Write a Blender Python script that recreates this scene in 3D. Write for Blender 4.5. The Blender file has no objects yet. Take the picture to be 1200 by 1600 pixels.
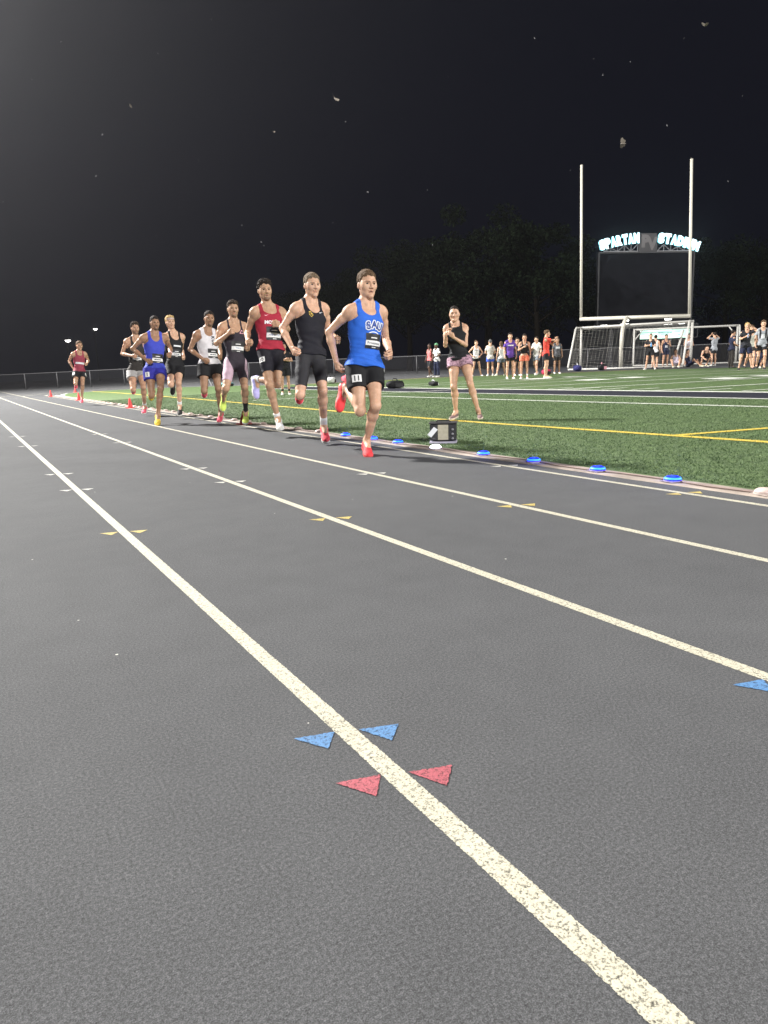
import bpy, bmesh, math, random
import numpy as np
from mathutils import Vector, Matrix
from mathutils.bvhtree import BVHTree

D = bpy.data
SC = bpy.context.scene
COL = SC.collection
rnd = random.Random(7)

# ------------------------------------------------------------------ camera
PITCH, YAW, ROLL = math.radians(11.432), math.radians(30.30), math.radians(1.833)
cam = D.cameras.new('camera'); camo = D.objects.new('camera', cam); COL.objects.link(camo)
cam.sensor_fit = 'VERTICAL'; cam.sensor_height = 36.0; cam.sensor_width = 27.0
cam.lens = 1109.0 / 1600.0 * 36.0
cam.clip_start = 0.05; cam.clip_end = 2000.0
camo.location = (0, 0, 0.842)
camo.matrix_world = (Matrix.Translation((0, 0, 0.842)) @ Matrix.Rotation(-YAW, 4, 'Z')
                     @ Matrix.Rotation(math.pi / 2 - PITCH, 4, 'X') @ Matrix.Rotation(-ROLL, 4, 'Z'))
SC.camera = camo

# ------------------------------------------------------------------ night sky
w = D.worlds.new('World'); SC.world = w; w.use_nodes = True
bg = w.node_tree.nodes['Background']
bg.inputs['Color'].default_value = (0.16, 0.19, 0.46, 1)
bg.inputs['Strength'].default_value = 0.017

# ------------------------------------------------------------------ the stadium's floodlights
def flood(name, loc, target, power, size=(4.5, 2.2), color=(1.0, 0.975, 0.935)):
    l = D.lights.new(name, 'AREA'); l.shape = 'RECTANGLE'; l.size, l.size_y = size
    l.energy = power; l.color = color
    o = D.objects.new(name, l); COL.objects.link(o); o.location = loc
    o.rotation_euler = (Vector(target) - Vector(loc)).to_track_quat('-Z', 'Y').to_euler()
    return o
flood('floodlight_near', (-14, 46, 30), (7, 14, 0), 105000)
flood('floodlight_behind', (-9, -40, 23), (6, 10, 0), 33000)
flood('floodlight_opposite', (60, -24, 24), (27, 22, 0), 36000)

# ------------------------------------------------------------------ exposure / render
SC.view_settings.view_transform = 'Standard'; SC.view_settings.look = 'None'
SC.view_settings.exposure = 0.0; SC.view_settings.gamma = 1.0
SC.render.engine = 'CYCLES'
SC.cycles.use_denoising = True
SC.cycles.max_bounces = 6; SC.cycles.diffuse_bounces = 3; SC.cycles.glossy_bounces = 2
SC.cycles.transparent_max_bounces = 16; SC.cycles.volume_bounces = 0
HAZE = 0.0019
SC.cycles.sample_clamp_indirect = 4.0

# ------------------------------------------------------------------ helpers
def link(o, parent=None):
    COL.objects.link(o)
    if parent is not None: o.parent = parent
    return o
def tag(o, label=None, cat=None, group=None, kind=None):
    if label: o['label'] = label
    if cat: o['category'] = cat
    if group: o['group'] = group
    if kind: o['kind'] = kind
    return o
def empty(name, loc=(0, 0, 0), rz=0.0):
    o = D.objects.new(name, None); o.location = loc; o.rotation_euler = (0, 0, rz); o.empty_display_size = 0.1
    return link(o)
def mesh_obj(name, verts, faces, mats=(), parent=None, smooth=False, midx=None, loc=None):
    me = D.meshes.new(name)
    if isinstance(verts, np.ndarray): verts = verts.tolist()
    if isinstance(faces, np.ndarray): faces = faces.tolist()
    me.from_pydata(verts, [], faces); me.update()
    for m in (mats if isinstance(mats, (list, tuple)) else [mats]): me.materials.append(m)
    if midx is not None: me.polygons.foreach_set('material_index', np.asarray(midx, dtype=np.int32))
    if smooth: me.polygons.foreach_set('use_smooth', np.ones(len(me.polygons), dtype=bool))
    o = D.objects.new(name, me)
    if loc is not None: o.location = loc
    return link(o, parent)
class MB:
    """collects simple shapes into one mesh"""
    def __init__(s): s.v = []; s.f = []; s.m = []
    def add(s, vs, fs, mi=0):
        b = len(s.v); s.v += [tuple(v) for v in vs]; s.f += [tuple(b + i for i in f) for f in fs]; s.m += [mi] * len(fs)
    def box(s, c, size, R=None, mi=0, bev=0.0):
        x, y, z = [q / 2 for q in size]
        if bev > 0:
            bm = bmesh.new(); bmesh.ops.create_cube(bm, size=1.0)
            for v in bm.verts: v.co = Vector((v.co.x * size[0], v.co.y * size[1], v.co.z * size[2]))
            bmesh.ops.bevel(bm, geom=list(bm.edges), offset=bev, segments=2, affect='EDGES', profile=0.5)
            bm.verts.index_update()
            vs = [v.co.copy() for v in bm.verts]; fs = [[v.index for v in f.verts] for f in bm.faces]; bm.free()
        else:
            vs = [Vector(p) for p in ((-x, -y, -z), (x, -y, -z), (x, y, -z), (-x, y, -z), (-x, -y, z), (x, -y, z), (x, y, z), (-x, y, z))]
            fs = [(0, 3, 2, 1), (4, 5, 6, 7), (0, 1, 5, 4), (1, 2, 6, 5), (2, 3, 7, 6), (3, 0, 4, 7)]
        M = R if R is not None else Matrix.Identity(3)
        s.add([M @ v + Vector(c) for v in vs], fs, mi)
    def tube(s, pts, r, n=10, mi=0, cap=True):
        pts = [Vector(p) for p in pts]; k = len(pts)
        rs = r if isinstance(r, (list, tuple)) else [r] * k
        rings = []; prev = None
        for i, p in enumerate(pts):
            t = (pts[min(i + 1, k - 1)] - pts[max(i - 1, 0)]).normalized()
            a = prev if prev is not None else (Vector((0, 0, 1)) if abs(t.z) < 0.9 else Vector((1, 0, 0)))
            a = (a - t * a.dot(t)).normalized(); prev = a; b = t.cross(a)
            rings.append([p + (a * math.cos(2 * math.pi * j / n) + b * math.sin(2 * math.pi * j / n)) * rs[i] for j in range(n)])
        vs = [v for rg in rings for v in rg]; fs = []
        for i in range(k - 1):
            for j in range(n):
                fs.append((i * n + j, i * n + (j + 1) % n, (i + 1) * n + (j + 1) % n, (i + 1) * n + j))
        if cap: fs.append(tuple(range(n - 1, -1, -1))); fs.append(tuple((k - 1) * n + j for j in range(n)))
        s.add(vs, fs, mi)
    def lathe(s, prof, c=(0, 0, 0), n=20, mi=0, R=None):
        vs = []; fs = []; k = len(prof); M = R if R is not None else Matrix.Identity(3)
        for r, z in prof:
            for j in range(n):
                a = 2 * math.pi * j / n; vs.append(M @ Vector((r * math.cos(a), r * math.sin(a), z)) + Vector(c))
        for i in range(k - 1):
            for j in range(n): fs.append((i * n + j, i * n + (j + 1) % n, (i + 1) * n + (j + 1) % n, (i + 1) * n + j))
        fs.append(tuple(range(n - 1, -1, -1))); fs.append(tuple((k - 1) * n + j for j in range(n)))
        s.add(vs, fs, mi)
    def build(s, name, mats, parent=None, smooth=False, loc=None):
        return mesh_obj(name, s.v, s.f, mats, parent, smooth, s.m, loc)

# ------------------------------------------------------------------ materials
def new_mat(name):
    m = D.materials.new(name); m.use_nodes = True
    nt = m.node_tree; return m, nt, nt.nodes['Principled BSDF']
def N(nt, t, **kw):
    n = nt.nodes.new(t)
    for k, v in kw.items():
        if k in n.inputs: n.inputs[k].default_value = v
        else: setattr(n, k, v)
    return n
def noise(nt, vec, scale, detail=3.0, rough=0.55):
    n = N(nt, 'ShaderNodeTexNoise', Scale=scale, Detail=detail, Roughness=rough)
    if vec is not None: nt.links.new(vec, n.inputs['Vector'])
    return n.outputs['Fac']
def ramp(nt, fac, stops):
    r = nt.nodes.new('ShaderNodeValToRGB'); e = r.color_ramp.elements
    while len(e) < len(stops): e.new(0.5)
    for i, (p, c) in enumerate(stops):
        e[i].position = p; e[i].color = (*c, 1) if len(c) == 3 else c
    nt.links.new(fac, r.inputs['Fac']); return r.outputs['Color']
def mathn(nt, op, a, b=None):
    n = nt.nodes.new('ShaderNodeMath'); n.operation = op
    for i, q in enumerate((a, b)):
        if q is None: continue
        if isinstance(q, (int, float)): n.inputs[i].default_value = q
        else: nt.links.new(q, n.inputs[i])
    return n.outputs[0]
def mixc(nt, f, a, b, mode='MIX'):
    n = nt.nodes.new('ShaderNodeMix'); n.data_type = 'RGBA'; n.blend_type = mode
    for i, q in ((0, f), (6, a), (7, b)):
        if isinstance(q, (int, float)): n.inputs[i].default_value = q
        elif isinstance(q, tuple): n.inputs[i].default_value = (*q, 1) if len(q) == 3 else q
        else: nt.links.new(q, n.inputs[i])
    return n.outputs[2]
def bump(nt, b, height, strength, dist=0.01):
    n = N(nt, 'ShaderNodeBump', Strength=strength, Distance=dist)
    nt.links.new(height, n.inputs['Height']); nt.links.new(n.outputs['Normal'], b.inputs['Normal'])
def objco(nt): return nt.nodes.new('ShaderNodeTexCoord').outputs['Object']
_mc = {}
def plain(name, col, rough=0.6, metal=0.0, var=0.12, scale=30.0, bumpy=0.0, sheen=0.0, coat=0.0):
    key = (name, col, rough)
    if key in _mc: return _mc[key]
    m, nt, b = new_mat(name)
    co = objco(nt); f = noise(nt, co, scale, 4)
    lo = tuple(c * (1 - var) for c in col); hi = tuple(min(1, c * (1 + var)) for c in col)
    nt.links.new(ramp(nt, f, [(0.3, lo), (0.7, hi)]), b.inputs['Base Color'])
    b.inputs['Roughness'].default_value = rough; b.inputs['Metallic'].default_value = metal
    if sheen: b.inputs['Sheen Weight'].default_value = sheen
    if coat: b.inputs['Coat Weight'].default_value = coat
    if bumpy: bump(nt, b, noise(nt, co, scale * 4, 3), bumpy, 0.004)
    _mc[key] = m; return m
def emit(name, col, strength):
    key = (name, col, strength)
    if key in _mc: return _mc[key]
    m, nt, b = new_mat(name)
    b.inputs['Base Color'].default_value = (*col, 1)
    b.inputs['Emission Color'].default_value = (*col, 1); b.inputs['Emission Strength'].default_value = strength
    _mc[key] = m; return m
def fabric(name, col, rough=0.7, var=0.10):
    key = ('fab', name, col)
    if key in _mc: return _mc[key]
    m, nt, b = new_mat(name); co = objco(nt)
    f = noise(nt, co, 14.0, 4)
    lo = tuple(c * (1 - var) for c in col); hi = tuple(min(1, c * (1 + var)) for c in col)
    nt.links.new(ramp(nt, f, [(0.3, lo), (0.7, hi)]), b.inputs['Base Color'])
    b.inputs['Roughness'].default_value = rough
    b.inputs['Specular IOR Level'].default_value = 0.2
    mp = N(nt, 'ShaderNodeMapping'); mp.inputs['Scale'].default_value = (9, 9, 26); nt.links.new(co, mp.inputs['Vector'])
    h1 = noise(nt, mp.outputs[0], 1.0, 3, 0.5)
    bump(nt, b, h1, 0.2, 0.03)
    _mc[key] = m; return m
def skin_mat(name, col):
    key = ('skin', name, col)
    if key in _mc: return _mc[key]
    m, nt, b = new_mat(name); co = objco(nt)
    f = noise(nt, co, 16.0, 4)
    lo = (col[0] * 0.86, col[1] * 0.80, col[2] * 0.78); hi = tuple(min(1, c * 1.07) for c in col)
    nt.links.new(ramp(nt, f, [(0.3, lo), (0.65, hi)]), b.inputs['Base Color'])
    b.inputs['Roughness'].default_value = 0.52
    b.inputs['Specular IOR Level'].default_value = 0.32
    b.inputs['Subsurface Weight'].default_value = 0.12
    b.inputs['Subsurface Radius'].default_value = (0.02, 0.008, 0.004); b.inputs['Subsurface Scale'].default_value = 0.4
    bump(nt, b, noise(nt, co, 45.0, 3), 0.12, 0.01)
    _mc[key] = m; return m
# ------------------------------------------------------------------ ground heights: flat track, gently crowned infield
def zf(X):
    if X < 4.2: return 0.0
    if X < 22: return 0.0175 * (X - 4.2)
    return 0.3115 + 0.008 * (min(X, 40) - 22)
BREAKS = (4.2, 22.0, 40.0)
def sheet(name, poly, mat, dz, parent=None, kind=None, uvfun=None):
    bm = bmesh.new(); bm.faces.new([bm.verts.new((x, y, 0)) for x, y in poly])
    bmesh.ops.triangulate(bm, faces=list(bm.faces))
    for X in BREAKS:
        bmesh.ops.bisect_plane(bm, geom=list(bm.verts) + list(bm.edges) + list(bm.faces), plane_co=(X, 0, 0), plane_no=(1, 0, 0), dist=1e-5)
    for v in bm.verts: v.co.z = zf(v.co.x) + dz
    bm.normal_update()
    for f in bm.faces:
        if f.normal.z < 0: f.normal_flip()
    me = D.meshes.new(name); bm.to_mesh(me); bm.free(); me.materials.append(mat)
    o = link(D.objects.new(name, me), parent)
    if kind: o['kind'] = kind
    return o
def ribbon(name, pts, width, mat, dz, kind=None, seg=0.5):
    """a painted line along pts, UV: u across 0..1, v metres along"""
    P = [Vector((x, y)) for x, y in pts]; Q = [P[0]]
    for a, b in zip(P[:-1], P[1:]):
        n = max(1, int((b - a).length / seg))
        for i in range(1, n + 1): Q.append(a.lerp(b, i / n))
    vs = []; fs = []; uv = []; s = 0.0
    for i, p in enumerate(Q):
        t = (Q[min(i + 1, len(Q) - 1)] - Q[max(i - 1, 0)]).normalized(); nrm = Vector((-t.y, t.x)) * width / 2
        if i: s += (p - Q[i - 1]).length
        for q, u in ((p + nrm, 0.0), (p - nrm, 1.0)): vs.append((q.x, q.y, zf(q.x) + dz)); uv.append((u, s))
    for i in range(len(Q) - 1): fs.append((2 * i, 2 * i + 1, 2 * i + 3, 2 * i + 2))
    o = mesh_obj(name, vs, fs, mat); me = o.data; l = me.uv_layers.new(name='UVMap')
    for lp in me.loops: l.data[lp.index].uv = uv[lp.vertex_index]
    if kind: o['kind'] = kind
    return o

# rubber track: dark grey granules, a little pale lint
def track_material():
    m, nt, b = new_mat('track_rubber'); co = objco(nt)
    f1 = noise(nt, co, 420.0, 3, 0.65); f2 = noise(nt, co, 150.0, 3, 0.6); f3 = noise(nt, co, 0.55, 5, 0.6); f4 = noise(nt, co, 5.0, 4, 0.6)
    g = mathn(nt, 'ADD', mathn(nt, 'MULTIPLY', f1, 0.62), mathn(nt, 'MULTIPLY', f2, 0.38))
    c = ramp(nt, g, [(0.31, (0.023, 0.0233, 0.0243)), (0.50, (0.079, 0.0805, 0.084)), (0.68, (0.174, 0.177, 0.184))])
    c = mixc(nt, 0.55, c, ramp(nt, f3, [(0.3, (0.80, 0.80, 0.805)), (0.7, (1.10, 1.10, 1.095))]), 'MULTIPLY')
    c = mixc(nt, 0.35, c, ramp(nt, f4, [(0.3, (0.8, 0.8, 0.8)), (0.7, (1.12, 1.12, 1.12))]), 'MULTIPLY')
    v = N(nt, 'ShaderNodeTexVoronoi', Scale=4.2); nt.links.new(co, v.inputs['Vector'])
    wv = noise(nt, co, 300.0, 1)
    spot = mathn(nt, 'LESS_THAN', mathn(nt, 'ADD', v.outputs['Distance'], mathn(nt, 'MULTIPLY', wv, 0.02)), 0.029)
    c = mixc(nt, spot, c, (0.62, 0.60, 0.55))
    nt.links.new(c, b.inputs['Base Color'])
    b.inputs['Roughness'].default_value = 0.9; b.inputs['Specular IOR Level'].default_value = 0.15
    bump(nt, b, g, 0.32, 0.005)
    return m
M_TRACK = track_material()
def line_material(name, col, dark=0.5, edge=0.10, holes=0.442):
    m, nt, b = new_mat(name); co = objco(nt)
    f1 = noise(nt, co, 250.0, 3, 0.6); f2 = noise(nt, co, 90.0, 2, 0.6)
    g = mathn(nt, 'ADD', mathn(nt, 'MULTIPLY', f1, 0.62), mathn(nt, 'MULTIPLY', f2, 0.38))
    lo = tuple(q * dark for q in col)
    c = ramp(nt, g, [(0.36, tuple(q * 0.12 for q in col)), (holes, lo), (0.50, tuple(q * 0.90 for q in col)), (0.66, col)])
    f3 = noise(nt, co, 6.0, 4)
    c = mixc(nt, 0.5, c, ramp(nt, f3, [(0.3, (0.86, 0.85, 0.82)), (0.7, (1.04, 1.04, 1.04))]), 'MULTIPLY')
    nt.links.new(c, b.inputs['Base Color']); b.inputs['Roughness'].default_value = 0.7
    bump(nt, b, g, 0.7, 0.006)
    if edge:
        uv = N(nt, 'ShaderNodeUVMap'); sp = N(nt, 'ShaderNodeSeparateXYZ'); nt.links.new(uv.outputs[0], sp.inputs[0])
        d = mathn(nt, 'MINIMUM', sp.outputs[0], mathn(nt, 'SUBTRACT', 1.0, sp.outputs[0]))
        fe = mathn(nt, 'ADD', mathn(nt, 'MULTIPLY', noise(nt, co, 150.0, 3), 0.7), mathn(nt, 'MULTIPLY', noise(nt, co, 40.0, 2), 0.3))
        a = mathn(nt, 'GREATER_THAN', d, mathn(nt, 'MULTIPLY', mathn(nt, 'SUBTRACT', fe, 0.33), edge * 2.2))
        nt.links.new(a, b.inputs['Alpha'])
    return m
M_LINE = line_material('lane_paint', (0.58, 0.55, 0.435))
M_BLUEP = line_material('blue_paint', (0.095, 0.235, 0.47), 0.55, 0)
M_REDP = line_material('red_paint', (0.42, 0.095, 0.12), 0.55, 0)
M_YELP = line_material('yellow_paint', (0.56, 0.44, 0.13), 0.6, 0)
M_WHIP = line_material('white_paint', (0.56, 0.55, 0.51), 0.6, 0)

trk = sheet('track', [(-260, -120), (300, -120), (300, 320), (-260, 320)], M_TRACK, 0.0, kind='structure')
for i, X in enumerate((-1.46, -0.39, 0.69, 1.765, 2.835, 3.91)):
    far = 72 if i < 5 else 42
    pts = [(X, -12.0), (X, far)]
    ribbon('lane_line', pts, 0.052, M_LINE, 0.0012, 'structure', 1.0)
# where the bend leaves the straight, pale arcs of the lane lines and a start line across the chute
for R, c0 in ((33.5, 3.91), (34.57, 2.835), (35.64, 1.765)):
    pts = []
    for k in range(0, 24):
        a = math.radians(k * 2.6); pts.append((c0 + R * (1 - math.cos(a)), 40.5 + 0.9 * R * math.sin(a) * 0.62))
    ribbon('lane_line', pts, 0.05, M_LINE, 0.0022, 'structure', 2.0)
ribbon('start_line', [(-2.4, 37.5), (3.88, 37.5)], 0.05, M_LINE, 0.0032, 'structure')

# painted exchange marks: two slim triangles either side of a lane line
def tri_pair(a, b, c, d, e, f, mat):
    """two triangles (three ground points each) painted as one mark"""
    vs, fs = [], []
    for tri in ((a, b, c), (d, e, f)):
        b0 = len(vs); cx, cy = sum(p[0] for p in tri) / 3, sum(p[1] for p in tri) / 3; vs.append((cx, cy, 0.0018)); k = 0
        for p, q in zip(tri, tri[1:] + tri[:1]):
            n = 26
            for i in range(n): t = i / n; j = rnd.uniform(-.0013, .0013); vs.append((p[0] + (q[0] - p[0]) * t + j + (cx - p[0]) * .02, p[1] + (q[1] - p[1]) * t + rnd.uniform(-.0015, .0015), 0.0018)); k += 1
        fs += [(b0, b0 + 1 + (i + 1) % k, b0 + 1 + i) for i in range(k)]
    mesh_obj('lane_mark', vs, fs, mat)['kind'] = 'structure'
LM = {}
MARKS = [(0.69, 1.429, M_BLUEP), (0.69, 1.212, M_REDP), (0.69, 4.086, M_YELP), (0.69, 5.913, M_WHIP), (0.69, 7.013, M_WHIP), (0.69, 10.31, M_WHIP),
         (0.69, 12.22, M_WHIP), (1.765, 3.679, M_YELP), (1.765, 5.467, M_WHIP), (1.765, 6.49, M_WHIP), (1.765, 9.79, M_WHIP), (1.765, 11.55, M_WHIP),
         (2.835, 5.078, M_WHIP), (2.835, 3.299, M_YELP), (1.765, 1.039, M_BLUEP), (3.91, 2.932, M_YELP), (3.91, 4.688, M_WHIP)]
for X, Y, m in MARKS:
    tri_pair((X - .12, Y), (X - .072, Y - .087), (X - .024, Y - .025), (X + .027, Y - .048), (X + .067, Y - .136), (X + .122, Y - .078), m)

# artificial turf
def turf_material():
    m, nt, b = new_mat('turf'); co = objco(nt)
    f1 = noise(nt, co, 55.0, 4, 0.65); f2 = noise(nt, co, 8.0, 5, 0.65); f3 = noise(nt, co, 0.5, 4)
    c = ramp(nt, f1, [(0.30, (0.027, 0.055, 0.017)), (0.48, (0.071, 0.122, 0.040)), (0.62, (0.125, 0.190, 0.073)), (0.75, (0.25, 0.34, 0.18))])
    c = mixc(nt, 0.9, c, ramp(nt, f2, [(0.3, (0.62, 0.66, 0.62)), (0.7, (1.32, 1.26, 1.25))]), 'MULTIPLY')
    c = mixc(nt, 0.5, c, ramp(nt, f3, [(0.3, (0.85, 0.85, 0.85)), (0.7, (1.1, 1.1, 1.0))]), 'MULTIPLY')
    nt.links.new(c, b.inputs['Base Color']); b.inputs['Roughness'].default_value = 0.6
    bump(nt, b, f1, 0.8, 0.03); return m
M_TURF = turf_material()
def turf_paint(name, col):
    m, nt, b = new_mat(name); co = objco(nt)
    f1 = noise(nt, co, 55.0, 4, 0.65)
    nt.links.new(ramp(nt, f1, [(0.28, tuple(q * 0.35 for q in col)), (0.45, tuple(q * 0.85 for q in col)), (0.65, col)]), b.inputs['Base Color'])
    b.inputs['Roughness'].default_value = 0.65; bump(nt, b, f1, 0.6, 0.02); return m
M_TW = turf_paint('turf_white', (0.62, 0.64, 0.58)); M_TY = turf_paint('turf_yellow', (0.66, 0.50, 0.08)); M_TN = turf_paint('turf_navy', (0.006, 0.007, 0.018))
turf_poly = [(4.30, -30), (60, -30), (60, -4), (40, 6), (30.6, 17.2), (29.3, 24.2), (25.6, 25.9), (22.4, 28.7), (20.6, 30.6), (16.4, 31.4), (14.0, 34.0), (13.2, 38.5), (11.2, 43.0),
             (9.2, 45.4), (6.7, 45.4), (5.1, 43.6), (4.4, 40.4), (4.30, 38)]
sheet('turf_field', turf_poly, M_TURF, 0.004, kind='structure')
# far apron of dark rubber behind the turf
M_APRON = plain('apron_rubber', (0.030, 0.032, 0.038), 0.8, var=0.25, scale=3)
sheet('apron', [(31.2, 17.2), (44, 4), (90, 10), (70, 60), (30, 43), (23.4, 29.2), (26.0, 26.5), (29.8, 24.7)], M_APRON, 0.002, kind='structure')
def fl(pts, w, m, dz=0.009, nm='turf_line'): return ribbon(nm, pts, w, m, dz, 'structure', 1.0)
fl([(6.68, 0), (6.34, 8), (6.34, 12), (6.70, 24), (6.93, 38), (6.8, 45.2)], 0.12, M_TY)
fl([(6.46, 4.94), (9.0, 4.16), (14, 2.6)], 0.10, M_TY, 0.010)
fl([(10.35, -6), (10.2, 6.3), (10.05, 10), (9.85, 16.7), (9.5, 18.6)], 0.13, M_TW)
fl([(7.2, 19.55), (9.5, 18.6), (11.6, 17.8), (13.0, 17.2)], 0.12, M_TW, 0.011)
nav = [(12.5, -8), (12.48, 0), (12.45, 8), (12.35, 12.2), (12.3, 17), (12.3, 24), (12.4, 30)]
fl(nav, 1.40, M_TN, 0.007, 'turf_band')
fl([(x + .85, y) for x, y in nav], 0.26, M_TW); fl([(x - .76, y) for x, y in nav], 0.13, M_TW)
for i in range(16):                                                    # hash marks inside the sideline
    y = 0.5 + i * 0.92; fl([(13.55, y), (14.25, y - 0.22)], 0.10, M_TW, 0.012, 'hash_mark')
for y0, y1 in ((5.2, 2.0), (8.0, 4.8), (10.75, 7.2), (13.75, 9.3), (16.4, 11.6), (19.2, 14.2), (21.9, 16.9), (24.4, 18.6)):
    x1 = 13.3 + 16.5; fl([(13.35, y0), (x1, y0 - (y0 - y1) * 1.45)], 0.13, M_TW)
for cx, cy in ((18.9, 16.9), (19.4, 12.4), (19.8, 20.6), (19.2, 8.2)):   # big yard numerals, seen nearly edge-on
    for k in (-0.75, 0.75):
        a = Vector((0.955, -0.295)); n = Vector((0.295, 0.955)); c = Vector((cx, cy)) + a * k
        fl([tuple(c - n * 0.55), tuple(c + n * 0.55)], 0.9 if k < 0 else 0.75, M_TW, 0.013, 'yard_numeral')
# the white edge line round the turf end
fl([(16.6, 31.2), (14.2, 33.8), (13.4, 38.3), (11.3, 42.7), (9.1, 45.1), (6.8, 45.1), (5.2, 43.4), (4.55, 40.3), (4.42, 38)], 0.12, M_TW, 0.013)
fl([(14.2, 33.2), (16.5, 31.0), (20.5, 30.2), (22.2, 28.4), (25.4, 25.7), (29, 24.0)], 0.16, M_TY, 0.015)
# blades of the turf where it is near
def blades():
    r = np.random.default_rng(3); n = 300000
    X = 4.34 + (r.random(n) ** 1.25) * 8.0; Y = 0.8 + r.random(n) ** 1.35 * 27.0
    keep = X < 11.5; X, Y = X[keep], Y[keep]; n = len(X)
    z = np.where(X < 22, 0.0175 * np.maximum(X - 4.2, 0), 0.31) + 0.002
    a = r.random(n) * 2 * np.pi; L = 0.010 + r.random(n) * 0.016; lean = 0.3 + r.random(n) * 1.0; la = r.random(n) * 2 * np.pi
    wv = 0.0035 + r.random(n) * 0.004
    dx, dy = np.cos(a) * wv, np.sin(a) * wv
    tx = X + np.cos(la) * np.sin(lean) * L; ty = Y + np.sin(la) * np.sin(lean) * L; tz = z + np.cos(lean) * L
    V = np.empty((n, 3, 3)); V[:, 0] = np.stack([X - dx, Y - dy, z], 1); V[:, 1] = np.stack([X + dx, Y + dy, z], 1); V[:, 2] = np.stack([tx, ty, tz], 1)
    me = D.meshes.new('turf_grass'); me.vertices.add(n * 3); me.vertices.foreach_set('co', V.reshape(-1))
    me.loops.add(n * 3); me.loops.foreach_set('vertex_index', np.arange(n * 3, dtype=np.int32))
    me.polygons.add(n); me.polygons.foreach_set('loop_start', np.arange(0, n * 3, 3, dtype=np.int32)); me.polygons.foreach_set('loop_total', np.full(n, 3, dtype=np.int32))
    m, nt, b = new_mat('turf_blade'); f = noise(nt, objco(nt), 60.0, 2)
    cb = ramp(nt, f, [(0.35, (0.036, 0.073, 0.023)), (0.55, (0.078, 0.133, 0.047)), (0.72, (0.25, 0.34, 0.19))])
    cb = mixc(nt, 0.9, cb, ramp(nt, noise(nt, objco(nt), 8.0, 5, 0.65), [(0.3, (0.55, 0.60, 0.55)), (0.7, (1.25, 1.2, 1.2))]), 'MULTIPLY')
    nt.links.new(cb, b.inputs['Base Color']); b.inputs['Roughness'].default_value = 0.75
    me.materials.append(m)
    # paint carries onto the blades that stand in a painted line
    my = M_TY; mw = M_TW; me.materials.append(my); me.materials.append(mw)
    mi = np.zeros(n, dtype=np.int32)
    yx = np.interp(Y, [0, 8, 12, 24], [6.68, 6.34, 6.34, 6.70]); mi[np.abs(X - yx) < 0.05] = 1
    mi[(np.abs(Y - (4.94 - (X - 6.46) * 0.307)) < 0.05) & (X > 6.52)] = 1
    wx = np.interp(Y, [-6, 6.3, 10, 16.7], [10.35, 10.2, 10.05, 9.85]); mi[np.abs(X - wx) < 0.05] = 2
    me.polygons.foreach_set('material_index', mi); me.update(calc_edges=True)
    o = link(D.objects.new('turf_grass', me)); o['kind'] = 'stuff'
blades()
# low kerb between track and turf: pinkish concrete with worn joints
def kerb():
    m = plain('kerb_concrete', (0.30, 0.25, 0.21), 0.8, var=0.3, scale=5, bumpy=0.3)
    prof = [(4.105, 0.0), (4.110, 0.007), (4.122, 0.010), (4.285, 0.010), (4.298, 0.008), (4.305, 0.0)]
    ys = np.arange(-8, 40.01, 0.5).tolist(); vs = []; fs = []; r = random.Random(2)
    for y in ys:
        j = r.uniform(-0.008, 0.008)
        for k, (x, z) in enumerate(prof): vs.append((x + (j if k < 3 else 0), y, z + (r.uniform(-.003, .003) if 0 < k < 5 else 0)))
    n = len(prof)
    for i in range(len(ys) - 1):
        for k in range(n - 1): fs.append((i * n + k, i * n + k + 1, (i + 1) * n + k + 1, (i + 1) * n + k))
    o = mesh_obj('kerb', vs, [f[::-1] for f in fs], m); o['kind'] = 'structure'
kerb()
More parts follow.
